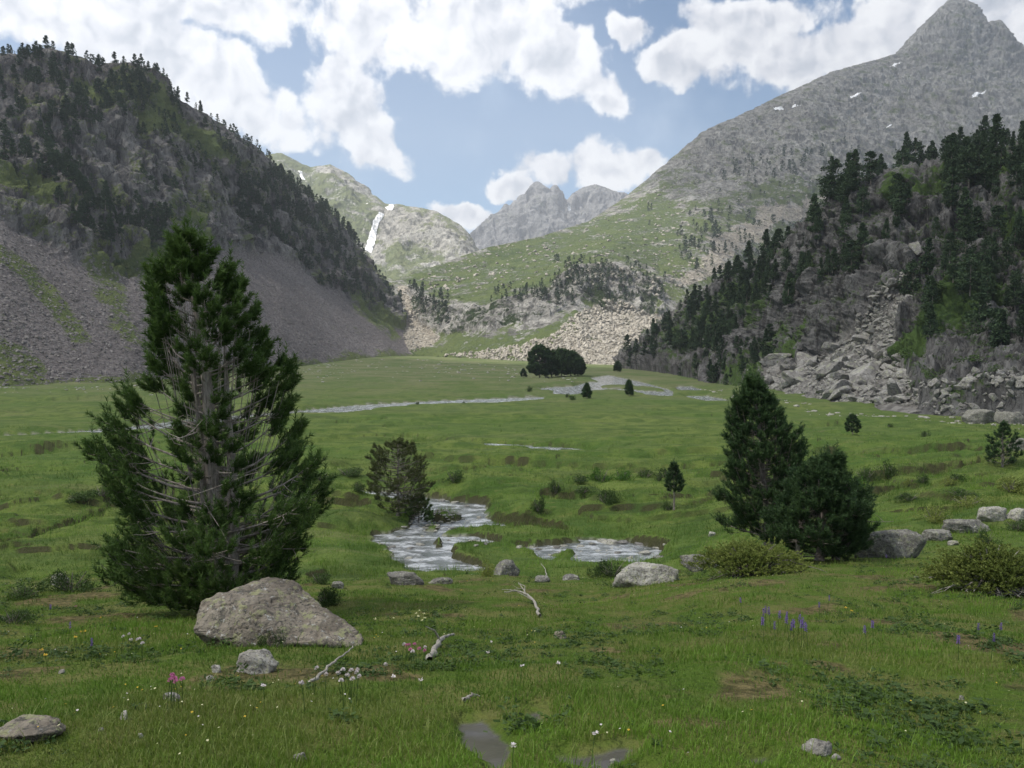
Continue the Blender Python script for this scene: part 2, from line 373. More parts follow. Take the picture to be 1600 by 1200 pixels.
DRY = [[(600,693.5),(660,691.5),(736,690),(736,692.5),(660,695),(600,697)], [(850,787),(890,790),(892,798),(853,797)], [(918,792),(1010,796),(1100,795),(1100,799.5),(1010,801),(918,799)], [(757,814),(800,818),(875,824),(876,831),(800,828),(757,823)],
 [(640,737),(700,742),(752,737),(752,740),(700,746),(640,741)], [(0,742),(90,748),(170,742),(170,745),(90,752),(0,746)], [(0,860),(60,846),(62,850),(0,866)], [(440,722),(560,727),(560,730),(440,726)], [(1150,690),(1260,684),(1360,688),(1360,690),(1260,687),(1150,693)], [(1240,672),(1330,668),(1332,670),(1240,675)],
 [(1360,820),(1460,805),(1600,800),(1600,804),(1460,811),(1360,826)], [(480,668),(600,660),(600,661.5),(480,670)], [(0,650),(180,645),(180,647),(0,653)], [(0,630),(230,624),(230,625.5),(0,632)],
   # cut channels with dark banks but no open water
 [(475,800),(560,765),(566,771),(480,808)], [(60,842),(100,832),(150,815),(172,800),(178,804),(156,822),(105,839),(60,848)],
 [(1080,797),(1250,800),(1420,790),(1560,775),(1562,781),(1420,797),(1250,808),(1080,803)],
 [(770,731),(900,737),(1040,741),(1130,738),(1130,742),(1040,747),(900,744),(770,736)],
 [(1300,735),(1400,741),(1520,742),(1520,747),(1400,748),(1300,742)], [(480,688),(640,682),(760,693),(960,705),(960,707.5),(760,697),(640,686),(480,691)],
 [(0,715),(120,705),(230,700),(230,703),(120,709),(0,720)], [(1380,700),(1600,690),(1600,694),(1380,705)],
]
WL = -0.32
def toworld(polys): return [on_plane([p[0] for p in q], [p[1] for p in q], WL) for q in polys]
W_ST, W_FR, W_DRY = toworld(STREAMS), toworld(FAR_RIVER), toworld(DRY)
ISLES = toworld([[(937,603.5),(985,603.5),(1035,608),(1042,612.5),(1010,611.5),(975,608.5),(940,607)], [(672,806),(690,799),(718,799),(723,811),(700,817),(676,815)], [(664,824),(676,821),(686,825),(680,831),(666,830)],
                 [(676,849),(686,844),(696,848),(692,856),(680,856)], [(725,828),(760,826),(850,838),(900,842),(905,848),(850,850),(800,846),(740,838),(700,836)]])
MOUNDS = [(*on_plane(a, b, 0.0), w * on_plane(a, b, 0.0)[1] / 1250, h) for a, b, w, h in [(800,806,52,.5),(862,780,30,.3),(906,762,34,.4),(910,778,34,.35),(700,806,20,.25),(710,758,26,.3),(960,795,60,.25),(1010,770,90,.3),(560,820,60,.3),(520,790,60,.35),(130,790,60,.4),(60,800,60,.35),(850,850,50,.2)]]
_ty = np.linspace(-60, 1200, 12601)
def _tab(pts):
    p = np.array(pts, float); z = np.interp(_ty, p[:, 0], p[:, 1])
    k = np.ones(25) / 25; zz = np.convolve(np.pad(z, 12, 'edge'), k, 'valid'); return zz
TAB_C = _tab([(-60, 12), (-20, 9.6), (0, 8.55), (3.2, 8.34), (9, 6.76), (13.5, 5.78), (17, 5.02), (20, 4.35), (22.5, 3.4), (26.5, 0.9), (30.5, 0.12), (34, 0), (1200, 0)])
TAB_R = _tab([(-60, 12), (-20, 9.6), (0, 8.55), (3.2, 8.34), (9, 6.9), (13.5, 6.1), (17, 5.4), (21, 4.6), (24.5, 3.9), (28, 2.6), (33, 1.7), (44, 1.1), (62, 0.5), (85, 0.1), (1200, 0)])
def stream_sd(x, y, polys, wob=0.45):
    out = np.full(x.shape, 50.0)
    for p in polys:
        lo, hi = p.min(0) - 6, p.max(0) + 6
        k = (x > lo[0]) & (x < hi[0]) & (y > lo[1]) & (y < hi[1])
        if k.any(): out[k] = np.minimum(out[k], sdpoly(x[k], y[k], p))
    return out
def hground(x, y, detail=True):
    x = np.asarray(x, float); y = np.asarray(y, float)
    t = x / np.maximum(y, 4.0)
    w = smooth(0.12, 0.36, t)
    z = np.interp(y, _ty, TAB_C) * (1 - w) + np.interp(y, _ty, TAB_R) * w
    z = z + smooth(0.30, 0.62, t) * smooth(20, 30, y) * smooth(130, 50, y) * 1.3
    z = z + 7 * smooth(380, 640, y) * smooth(120, -120, x)
    near = smooth(34, 22, y); far = 1 - near
    plain = smooth(24, 34, y)
    z = z + near * (fbm(x / 3.2, y / 3.2, o=3) * 0.20 + fbm(x / 0.8, y / 0.8, o=3) * 0.055)
    z = z + smooth(0.25, 0.5, t) * smooth(22, 32, y) * smooth(160, 60, y) * (fbm(x / 7, y / 5, o=4) * 0.9 + 0.15)
    if detail:
        pl = fbm(x / 14, y / 10, o=4) * 0.26 + 0.05
        tr = fbm(x / 38 + 5, y / 13, o=4)
        pl = pl + smooth(-0.015, 0.015, tr) * 0.34 + smooth(0.20, 0.225, tr) * 0.28 - smooth(-0.22, -0.245, tr) * 0.2
        tr2 = fbm(x / 9 + 5, y / 4 + 3, o=3)
        pl = pl + smooth(0.08, 0.13, tr2) * 0.26 * smooth(110, 70, y) + fbm(x / 2.6, y / 2.2, o=3) * 0.16 * smooth(90, 50, y)
        for (mx, my, mw, mh) in MOUNDS: pl = pl + mh * smooth(1.0, .55, np.sqrt(((x - mx) / mw)**2 + ((y - my) / (mw * .75))**2))
        sc = smooth(24, 34, y)
        nz = fbm(x / 1.1, y / 1.1, o=3)
        sd = stream_sd(x, y, W_ST) + nz * 0.55 - 0.28
        isl = stream_sd(x, y, ISLES) + nz * 0.35
        sd = np.where(isl < 0.9, np.maximum(sd, -isl), sd)
        sf = stream_sd(x, y, W_FR) + nz * 0.3 - 0.5; sf = np.where(isl < 0.9, np.maximum(sf, -isl), sf)
        sdr = stream_sd(x, y, W_DRY) + nz * 0.5
        sm = np.minimum(sd, sf)
        pl = np.maximum(pl, -0.04 + 0.02 * nz)
        pl = pl * smooth(-0.5, 3.0, sm) + 0.05
        z = z + sc * pl * smooth(500, 250, y)
        bw = 0.12 + 1.3 * (y >= 70) + 1.1 * smooth(0.0, 0.35, fbm(x / 6 + 11, y / 6, o=2)) * (y < 70)
        z = z - 0.26 * smooth(2.8, 0.2, sm) * smooth(-.12, .18, fbm(x / 5 + 41, y / 5, o=2)) * (y < 70) * sc
        bank = smooth(0.15 + bw, -0.05 - bw * .3, sm)
        bed = WL - 0.13 + 0.10 * fbm(x / 0.5, y / 0.5, o=2) + 0.12 * (fbm(x / 2.3, y / 2.3, o=2))
        z = z * (1 - bank) + bed * bank
        z = np.where((y > 26) & (y < 60), z - smooth(0.35, -0.1, sdr) * 0.55, z)
        z = np.where(y >= 60, z - smooth(0.7, 0.0, sdr) * 0.55, z)
    return z
PUDDLES = [on_plane([p[0] for p in q], [p[1] for p in q], 8.0) for q in
  [[(715,1105),(760,1098),(788,1120),(800,1150),(790,1200),(760,1200),(765,1168),(735,1150),(715,1130)],
   [(828,1092),(845,1090),(850,1106),(830,1112)],
   [(865,1160),(935,1148),(975,1140),(1005,1150),(985,1172),(945,1188),(905,1176),(870,1172)],
   [(990,1178),(1030,1176),(1032,1200),(985,1200)], [(1165,1160),(1200,1158),(1200,1180),(1170,1176)]]]
def mudmask(x, y):
    # puddle outlines re-projected to the local ground height (8.25 there)
    sd = np.full(x.shape, 9.0)
    k = (y < 6.0) & (y > 1.5)
    if k.any():
        s_ = (10 - 8.0) / (10 - np.interp(y[k], _ty, TAB_C))
        for p in PUDDLES:
            sd[k] = np.minimum(sd[k], sdpoly(x[k] * s_, y[k] * s_, p))
    n_ = fbm(x / 0.35, y / 0.35, o=4)
    sd = sd + n_ * 0.10 + 0.03
    return sd
def channel_sd(x, y):
    nz = fbm(x / 1.1, y / 1.1, o=3); isl = stream_sd(x, y, ISLES) + nz * 0.35
    s_ = np.minimum(stream_sd(x, y, W_ST) + nz * 0.55 - 0.28, stream_sd(x, y, W_FR) + nz * .3 - .5)
    return np.where(isl < 0.9, np.maximum(s_, -isl), s_)
def moss(x, y): return smooth(.20, .36, fbm(x / 1.0 + 200, y / 1.0, o=4)) * smooth(24, 18, y)
def build_ground():
    d = np.concatenate([np.linspace(1.6, 40, 4000), np.linspace(40, 1100, 20000)[1:]])
    zc = np.interp(d, _ty, TAB_C); py = 550 + FPX * (10 - zc) / d
    wgt = np.abs(np.gradient(py, d)) / 650 + 0.9 / d / math.log(1100 / 1.6) * 0.6
    cum = np.concatenate([[0], np.cumsum((wgt[1:] + wgt[:-1]) / 2 * np.diff(d))]); cum /= cum[-1]
    NR = 980
    rows = np.interp(np.linspace(0, 1, NR), cum, d)
    rows = np.concatenate([[0.02, 0.4, 0.8, 1.2], rows, [1300, 1700, 2400, 3600]])
    azf = np.arctan(np.linspace(-0.74, 0.74, 900))
    azb = np.linspace(azf[-1], 2 * math.pi + azf[0], 130)[1:]
    az = np.concatenate([azf, azb]); NC = len(az)
    front = np.abs(np.arctan(np.tan(az))) < 0.65
    A, D = np.meshgrid(az, rows)
    # rows are lines of equal forward distance in front, circles elsewhere
    c = np.where(np.arange(NC) < 900, np.cos(az), math.cos(azf[-1]))[None]
    X = np.sin(A) * D / c; Y = np.cos(A) * D / c
    Z = hground(X, Y)
    fr = np.zeros_like(X); 
    V = np.stack([X, Y, Z], -1).reshape(-1, 3)
    x, y = V[:, 0], V[:, 1]
    sd = channel_sd(x, y)
    mud = mudmask(x, y)
    V[:, 2] -= smooth(0.10, -0.02, mud) * 0.05
    nf = smooth(0.02, -0.02, mud)
    bed = smooth(0.35, -0.05, sd) * smooth(WL + .16, WL + .06, V[:, 2])
    mask = np.stack([nf, bed, moss(x, y), np.ones_like(nf)], -1)
    m, n = newmat('meadow')
    P = n.node('ShaderNodeNewGeometry').outputs['Position']
    mk = n.node('ShaderNodeSeparateColor', {0: n.attr('mask', 'Color')})
    sepP = n.node('ShaderNodeSeparateXYZ', {0: P})
    flat = n.vm('MULTIPLY', P, (1, 1, 0))
    stretch = n.vm('MULTIPLY', P, (0.35, 1, 0))
    a = n.noise(flat, 0.35, 6, 0.6); b = n.noise(flat, 3.5, 6, 0.7); c1 = n.noise(stretch, 0.10, 5, 0.6); e = n.noise(flat, 0.035, 4, 0.5)
    col = n.mix(n.sstep(a, 0.38, 0.60), (0.060, 0.102, 0.020), (0.126, 0.168, 0.038))
    col = n.mix(n.m('MULTIPLY', n.sstep(c1, 0.48, 0.66), 0.55), col, (0.115, 0.14, 0.045))
    col = n.mix(n.m('MULTIPLY', n.sstep(e, 0.42, 0.6), 0.45), col, (0.058, 0.118, 0.020))
    col = n.mix(n.m('MULTIPLY', n.sstep(b, 0.5, 0.7), 0.6), col, (0.032, 0.060, 0.016))
    col = n.mix(n.m('MULTIPLY', n.sstep(n.noise(flat, 9, 4, 0.7), 0.60, 0.70), 0.5), col, (0.15, 0.16, 0.06))
    dist = sepP.outputs[1]
    tus = n.noise(n.vm('MULTIPLY', P, (0.6, 1, 0)), 0.9, 6, 0.7)
    col = n.mix(n.m('MULTIPLY', n.sstep(tus, 0.53, 0.66), 0.7), col, (0.036, 0.066, 0.012))
    col = n.mix(n.m('MULTIPLY', n.sstep(tus, 0.44, 0.33), 0.6), col, (0.155, 0.165, 0.050))
    strk = n.noise(n.vm('MULTIPLY', P, (0.10, 1, 0)), 0.45, 5, 0.65)
    col = n.mix(n.m('MULTIPLY', n.sstep(strk, 0.57, 0.66), 0.6), col, (0.038, 0.062, 0.020))
    col = n.mix(n.m('MULTIPLY', n.sstep(strk, 0.42, 0.33), 0.5), col, (0.14, 0.15, 0.062))
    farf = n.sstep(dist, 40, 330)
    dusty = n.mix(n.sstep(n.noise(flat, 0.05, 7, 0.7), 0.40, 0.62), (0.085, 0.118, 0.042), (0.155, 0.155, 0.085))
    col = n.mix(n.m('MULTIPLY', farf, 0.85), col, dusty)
    nearf = n.sstep(dist, 24, 14)
    under = n.mix(n.sstep(n.noise(flat, 1.4, 5, 0.65), 0.40, 0.60), (0.066, 0.112, 0.014), (0.125, 0.125, 0.040))
    col = n.mix(n.m('MULTIPLY', nearf, 0.75), col, under)
    # stream bed
    gv = n.node('ShaderNodeSeparateColor', {0: n.voro(flat, 3.2, 'F1', 'Color')}).outputs[0]
    gcol = n.mix(gv, (0.10, 0.095, 0.08), (0.36, 0.34, 0.30))
    col = n.mix(mk.outputs[1], col, gcol)
    col = n.mix(n.m('MULTIPLY', mk.outputs[2], 0.85), col, n.mix(n.sstep(n.noise(flat, 7, 6, 0.7), 0.4, 0.6), (0.060, 0.050, 0.022), (0.17, 0.135, 0.065)))
    # bare soil on steep cut banks
    nz = n.node('ShaderNodeSeparateXYZ', {0: n.node('ShaderNodeNewGeometry').outputs['True Normal']}).outputs[2]
    steep = n.m('MULTIPLY', n.sstep(nz, 0.82, 0.58), n.sstep(dist, 24, 30))
    col = n.mix(n.m('MULTIPLY', steep, 0.9), col, n.mix(b, (0.026, 0.028, 0.012), (0.070, 0.064, 0.034)))
    mudc = n.mix(n.noise(flat, 6, 5, 0.7), (0.035, 0.030, 0.024), (0.085, 0.073, 0.06))
    col = n.mix(mk.outputs[0], col, mudc)
    h = n.m('ADD', n.m('MULTIPLY', b, 0.16), n.m('MULTIPLY', a, 0.2))
    h = n.m('ADD', h, n.m('MULTIPLY', n.noise(flat, 1.2, 5, 0.75), 0.35))
    nrm = n.bump(h, 1.0, n.m('SUBTRACT', 0.8, n.m('MULTIPLY', mk.outputs[0], 0.75)))
    rough = n.m('SUBTRACT', 0.95, n.m('MULTIPLY', mk.outputs[0], 0.62))
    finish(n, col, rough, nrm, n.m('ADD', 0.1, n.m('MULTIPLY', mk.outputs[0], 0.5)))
    F = grid_faces(len(rows), NC)
    # close the ring behind the camera
    i = np.arange(len(rows) - 1) * NC
    F = np.concatenate([F, np.stack([i + NC - 1, i, i + NC, i + 2 * NC - 1], -1)])
    g = mesh_np('ground', V, F, m, True, {'mask': mask}); tag(g, kind='structure')
    # water sheets: grid cells over and just beside each channel, level
    wm, n = newmat('stream_water')
    P = n.node('ShaderNodeNewGeometry').outputs['Position']
    flat = n.vm('MULTIPLY', P, (0.6, 1, 0))
    rp = n.noise(flat, 3.0, 5, 0.65, 0.5); rp2 = n.noise(flat, 11, 3, 0.6)
    nrm = n.bump(n.m('ADD', n.m('MULTIPLY', rp, 0.16), n.m('MULTIPLY', rp2, 0.05)), 1.0, 0.30)
    foam_gleam = n.m('MULTIPLY', n.sstep(n.noise(flat, 1.3, 7, 0.7), 0.42, 0.66), 0.6)  # riffle foam, spread wide to paint in the bright sky reflection
    bs = n.node('ShaderNodeBsdfPrincipled', {'Base Color': n.mix(foam_gleam, (0.10, 0.11, 0.105), (0.74, 0.76, 0.79)), 'Roughness': n.m('ADD', 0.08, n.m('MULTIPLY', foam_gleam, 0.5)), 'IOR': 1.33, 'Specular IOR Level': 0.9, 'Normal': nrm})
    o = n.n.new('ShaderNodeOutputMaterial'); n.l.new(bs.outputs[0], o.inputs[0])
    sdn = stream_sd(x, y, W_ST); sdf = stream_sd(x, y, W_FR)
    for nm, s_, wdt in (('stream', sdn, 1.3), ('river', sdf, 2.2)):
        fc = s_[F].min(1) < wdt
        ff = F[fc]; u, inv = np.unique(ff, return_inverse=True)
        vv = V[u].copy(); vv[:, 2] = WL + (0.02 if nm == 'river' else 0)
        w_ = mesh_np(nm, vv, inv.reshape(ff.shape), wm, True); tag(w_, kind='structure')
build_ground()

# ------------------------------------------------------------------ mountains
TERR = {}
def terrain(name, curves, px0, px1, nx, ns, disp, masks, mat, back=(60, 120, 300), backdrop=(0.55, 1.0, 1.6), label_kind='structure', soften=3):
    pxs = np.linspace(px0, px1, nx)
    cp = []
    for c in curves:
        c = np.array(c, float)
        py = np.interp(pxs, c[:, 0], c[:, 1]); d = np.interp(pxs, c[:, 0], c[:, 2])
        py = gsmooth(py, 2, 0); d = gsmooth(d, 40, 0)
        cp.append((py, d))
    gaps = [np.abs(cp[i + 1][0] - cp[i][0]).mean() + 8 for i in range(len(cp) - 1)]
    tot = sum(gaps); rowsP, rowsY = [], []
    for i in range(len(cp) - 1):
        k = max(6, int(ns * gaps[i] / tot))
        for j in range(k):
            t = j / k
            a = at(pxs, cp[i][0], cp[i][1]); b = at(pxs, cp[i + 1][0], cp[i + 1][1])
            rowsP.append(a * (1 - t) + b * t); rowsY.append(cp[i][0] * (1 - t) + cp[i + 1][0] * t)
    rowsP.append(at(pxs, cp[-1][0], cp[-1][1])); rowsY.append(cp[-1][0])
    P = np.array(rowsP); PY = np.array(rowsY); nsr = len(P)
    last = P[-1:].copy(); P = np.concatenate([gsmooth(P[:-1], soften, 0), last], 0)
    # far side, falling away behind the ridge
    r = P[-1]; dirn = np.stack([r[:, 0] / r[:, 1], np.ones(nx)], -1)
    bk = []
    for k_, f_ in zip(back, backdrop):
        q = r.copy(); q[:, 0] += dirn[:, 0] * k_; q[:, 1] += dirn[:, 1] * k_; q[:, 2] = r[:, 2] - k_ * f_
        q[:, 2] = np.maximum(q[:, 2], -25); bk.append(q)
    # skirt below the valley floor in front
    f0 = P[0].copy(); f0[:, 2] -= 14; f0[:, 1] -= 0.02 * f0[:, 1]; f0[:, 0] -= 0.02 * f0[:, 0]
    G = np.concatenate([f0[None], P, np.array(bk)], 0)
    PYf = np.concatenate([PY[:1] + 15, PY, np.repeat(PY[-1:], len(bk), 0)], 0); PXf = np.repeat(pxs[None], len(G), 0)
    du = np.gradient(G, axis=1); dv = np.gradient(G, axis=0)
    N = np.cross(du, dv); N /= np.linalg.norm(N, axis=-1, keepdims=True) + 1e-9
    N = np.where((N[..., 1:2] > 0) & (N[..., 2:3] < 0.0), -N, N); N = np.where(N[..., 2:3] < -0.2, -N, N)
    edge = np.ones(G.shape[:2]); edge[0] = 0
    mk = masks(PXf, PYf, G)
    off = disp(G, PXf, PYf, mk) * edge
    G = G + N * off[..., None]
    mask = np.concatenate([mk, np.ones(mk.shape[:2] + (1,))], -1)
    o = mesh_np(name, G.reshape(-1, 3), grid_faces(len(G), nx), mat, True, {'mask': mask.reshape(-1, 4)})
    tag(o, kind=label_kind)
    TERR[name] = (G[1:1 + nsr], PXf[1:1 + nsr], PYf[1:1 + nsr])
    return o
def pm(px, py, poly, soft=14):
    return smooth(soft, -soft, sdpoly(px, py, poly))

# near left mountain: crags above long scree fans
A_curves = [
 [(-500,650,165),(-200,630,200),(0,612,228),(200,604,258),(330,590,330),(440,579,430),(540,566,530),(600,559,600),(650,559,680),(690,561,720)],
 [(-500,330,330),(-200,310,350),(0,340,350),(100,395,370),(200,430,400),(260,405,450),(350,385,540),(440,395,640),(520,450,690),(600,498,740),(650,533,770),(690,552,760)],
 [(-500,180,430),(0,225,430),(150,255,460),(260,262,530),(350,280,610),(440,330,690),(520,395,740),(590,458,790),(640,512,800),(690,549,790)],
 [(-500,100,560),(-200,72,540),(0,90,530),(40,88,530),(70,80,540),(100,87,550),(150,104,560),(200,102,580),(238,107,600),(262,141,610),(310,173,640),(350,201,670),(400,229,710),(440,271,740),(480,306,760),(520,341,790),(560,386,810),(590,426,830),(612,459,840),(632,503,830),(652,524,820),(672,540,810),(690,547,800)]]
def A_masks(px, py, G):
    w = fbm(G[..., 0] / 60, G[..., 1] / 60, G[..., 2] / 60, o=4) * 26
    scree_line = np.interp(px, [-500, 0, 90, 160, 210, 260, 350, 440, 520, 600, 690], [330, 335, 395, 430, 440, 425, 392, 400, 452, 500, 530])
    scree = smooth(-10, 14, py - scree_line + w * 0.6)
    g1 = pm(px + w, py + w * .5, [(0,395),(60,440),(110,500),(150,560),(120,560),(50,480),(0,440)], 12) * 0.88
    g2 = pm(px + w, py + w, [(100,380),(190,440),(230,560),(200,570),(150,480)], 16) * 0.66
    g3 = pm(px + w, py + w, [(0,540),(50,555),(80,590),(60,610),(-60,615),(-60,540)], 12) * 0.7
    g4 = pm(px + w, py + w, [(130,405),(200,400),(255,385),(265,415),(240,440),(170,440)], 10) * 0.8
    g5 = pm(px + w, py + w, [(250,320),(300,340),(310,390),(270,380),(235,345)], 14) * 0.7
    g6 = pm(px + w, py + w, [(100,120),(230,140),(330,220),(380,270),(300,260),(190,200),(110,170)], 20) * 0.74
    g7 = pm(px + w, py + w, [(520,440),(600,480),(640,520),(600,520),(540,475)], 10) * 0.7
    g8 = pm(px + w, py + w, [(-20,270),(60,280),(100,330),(60,340),(-20,310)], 16) * 0.66
    green = np.maximum.reduce([g1, g2, g3, g4, g5, g6, g7, g8, 0.31 + 0 * g1 - 0.25 * scree])
    bse = np.interp(px, *np.array([(p[0], p[1]) for p in A_curves[0]]).T)
    green = np.maximum(green, smooth(-22, 4, py - bse + w * .25) * 0.78)
    return np.stack([green, scree, 0.12 * (1 - scree)], -1)
def A_disp(G, px, py, mk):
    x, y, z = G[..., 0], G[..., 1], G[..., 2]
    crag = 1 - mk[..., 1]
    rib = fbm(x / 38, y / 38, z / 75, o=7, gain=0.52, ridged=True)
    sm = fbm(x / 30, y / 30, z / 30, o=5)
    ridge_damp = 0.35 + 0.65 * smooth(0, 25, py - np.interp(px, *np.array([(p[0], p[1]) for p in A_curves[3]]).T))
    crk = np.clip(fbm(x / 20, y / 20, z / 45, o=5, ridged=True) - .3, 0, 1)
    return (crag * (rib * 15 + sm * 3 - crk * 12) + (1 - crag) * (fbm(x / 60, y / 60, z / 60, o=5) * 2.4 + fbm(x / 2.4, y / 2.4, z / 2.4, o=3) * 0.5)) * ridge_damp
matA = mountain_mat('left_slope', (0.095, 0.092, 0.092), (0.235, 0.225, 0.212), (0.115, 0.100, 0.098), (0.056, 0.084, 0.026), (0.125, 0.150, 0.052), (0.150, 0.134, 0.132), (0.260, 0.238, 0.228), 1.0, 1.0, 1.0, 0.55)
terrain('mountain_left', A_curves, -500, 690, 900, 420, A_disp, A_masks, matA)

# near right cliffs
C_curves = [
 [(962,583,480),(1000,581,440),(1100,601,255),(1200,616,200),(1300,640,148),(1400,650,128),(1500,657,120),(1600,660,116),(1900,690,95),(2300,740,70)],
 [(962,578,490),(1000,562,460),(1100,562,340),(1200,562,250),(1300,560,205),(1400,572,172),(1500,572,160),(1600,565,155),(1900,520,140),(2300,450,120)],
 [(962,576,500),(1000,548,475),(1060,505,440),(1150,440,370),(1220,425,290),(1290,350,250),(1400,300,225),(1500,290,215),(1600,262,210),(1900,200,190),(2300,100,170)],
 [(962,574,510),(1000,545,490),(1060,495,480),(1150,435,450),(1230,405,400),(1300,335,345),(1400,290,325),(1500,270,310),(1600,255,300),(1900,200,270),(2300,120,250)]]
def C_masks(px, py, G):
    w = fbm(G[..., 0] / 22, G[..., 1] / 22, G[..., 2] / 22, o=4) * 24
    talus = pm(px + w * .6, py + w * .6, [(1180,625),(1200,590),(1270,570),(1330,530),(1385,490),(1430,450),(1440,460),(1420,500),(1395,560),(1420,600),(1440,650),(1180,660)], 10)
    g = np.maximum.reduce([pm(px + w, py + w, [(1385,560),(1450,510),(1560,470),(1600,480),(1500,540),(1420,620),(1380,620)], 12) * 0.85,
        pm(px + w, py + w, [(1560,370),(1640,360),(1640,420),(1570,400)], 12) * 0.8,
        pm(px + w, py + w, [(1130,640),(1230,600),(1300,520),(1290,500),(1220,560),(1130,590)], 12) * 0.55,
        pm(px + w, py + w, [(1040,585),(1150,560),(1240,460),(1180,440),(1040,520)], 14) * 0.58,
        pm(px + w, py + w, [(1380,310),(1700,230),(1700,330),(1480,330),(1390,350)], 14) * 0.62, 0.26 + 0 * px])
    g = g * (1 - talus)
    return np.stack([g, talus * 0.9, 0.16 * (1 - talus)], -1)
def C_disp(G, px, py, mk):
    x, y, z = G[..., 0], G[..., 1], G[..., 2]
    rock = 1 - mk[..., 1]
    rib = fbm((x + 0.45 * z) / 15, y / 15, (z) / 42, o=7, gain=0.54, ridged=True)
    sl = fbm(x / 40, y / 40, z / 40, o=4)
    st = fbm(x / 6, y / 6, z / 3.5, o=4, ridged=True)
    base = smooth(0, 14, np.interp(px, *np.array([(p[0], p[1]) for p in C_curves[0]]).T) - py)
    rib = np.sign(rib) * np.abs(rib)**0.8; crk = fbm((x + 0.5 * z) / 9, y / 9, z / 34, o=5, ridged=True)
    return base * rock * (rib * 8.0 + sl * 5 + st * 1.1 - np.clip(crk - .35, 0, 1) * 6.5) + (1 - rock) * fbm(x / 5, y / 5, z / 5, o=4) * 1.0
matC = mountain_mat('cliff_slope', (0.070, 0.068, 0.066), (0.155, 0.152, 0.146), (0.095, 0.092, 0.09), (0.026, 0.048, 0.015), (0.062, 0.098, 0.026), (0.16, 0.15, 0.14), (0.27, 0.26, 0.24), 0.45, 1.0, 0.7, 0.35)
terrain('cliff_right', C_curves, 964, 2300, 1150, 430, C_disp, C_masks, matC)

# great right mountain with the valley head at its foot
B_curves = [
 [(560,556,700),(680,553,680),(760,562,640),(850,573,600),(950,577,580),(1020,580,560),(1100,600,540),(1250,610,600),(1400,610,760),(1850,600,950)],
 [(560,470,850),(640,505,790),(680,528,730),(760,518,690),(860,498,690),(900,470,720),(960,492,740),(1020,500,740),(1100,500,780),(1250,490,930),(1400,450,1250),(1850,400,1700)],
 [(560,445,880),(640,452,850),(700,482,755),(760,476,735),(860,449,740),(890,416,775),(960,416,800),(1030,440,820),(1100,415,900),(1250,390,1150),(1400,330,1500),(1850,260,2000)],
 [(560,440,900),(640,436,900),(700,425,960),(800,405,1000),(900,380,1050),(1000,340,1200),(1100,290,1400),(1250,220,1700),(1400,150,2200),(1500,100,2500),(1850,190,2550)],
 [(560,446,910),(625,436,920),(700,408,1000),(760,387,1050),(840,371,1120),(920,346,1250),(980,306,1400),(1040,256,1550),(1100,206,1700),(1200,160,2000),(1300,113,2300),(1400,85,2550),(1410,76,2600),(1440,45,2750),(1475,8,2850),(1490,-3,2850),(1515,5,2850),(1540,38,2850),(1562,32,2850),(1580,60,2850),(1620,97,2850),(1850,240,2900)]]
def B_masks(px, py, G):
    w = fbm(G[..., 0] / 90, G[..., 1] / 90, G[..., 2] / 90, o=5) * 34
    hill = pm(px + w, py + w * .7, [(600,430),(760,378),(960,330),(1050,300),(1090,420),(900,420),(860,450),(760,475),(700,480),(640,450)], 14) * 0.74
    mound = pm(px + w * .5, py + w * .3, [(760,392),(800,384),(838,394),(835,415),(790,420),(755,408)], 6) * 0.95
    lowg = pm(px + w, py + w * .6, [(1020,330),(1200,300),(1330,290),(1300,420),(1180,440),(1040,470),(960,480),(1000,380)], 18) * 0.60
    vc = pm(px + w * .4, py + w * .4, [(895,475),(925,465),(930,500),(900,530),(830,560),(700,562),(690,530),(760,520),(870,505)], 8) * 0.66
    fan = pm(px + w, py + w, [(690,480),(760,480),(745,530),(700,545),(680,520)], 10) * 0.62
    scr = np.maximum(pm(px + w * .5, py + w * .5, [(885,510),(940,472),(1000,490),(1040,500),(1010,600),(830,600),(700,590),(660,568),(700,552),(800,546),(870,530)], 8),
                     pm(px + w * .8, py + w * .8, [(1040,430),(1100,400),(1180,350),(1340,320),(1360,345),(1220,370),(1130,420),(1060,450)], 16) * 0.85)
    scr = np.maximum(scr, pm(px + w * .5, py + w * .5, [(615,440),(640,450),(665,500),(690,530),(640,560),(600,560),(640,500)], 8) * 0.7)
    foot = smooth(-16, -2, py - np.interp(px, *np.array([(p[0], p[1]) for p in B_curves[0]]).T)) * 0.9
    rocky = smooth(-40, 40, (px - 1120) * 0.55 + (300 - py) * 0.9 + w)
    cliff = pm(px, py, [(640,455),(700,484),(760,478),(862,450),(892,418),(962,418),(1032,442),(1020,495),(960,488),(905,468),(862,496),(760,515),(700,525),(650,500)], 4)
    g = np.maximum.reduce([hill, mound, lowg, vc, fan, 0.44 - 0.16 * rocky, foot * (px < 830)])
    g = g * (1 - cliff * 0.7); scr = scr * (1 - cliff)
    g = np.where(scr > 0.5, np.minimum(g, np.maximum(vc, np.maximum(0.22, foot * (px < 830)))), g)
    return np.stack([g, scr, 0.10 + 0.36 * cliff], -1)  # scrub channel also paints the shaded face of the small cliff
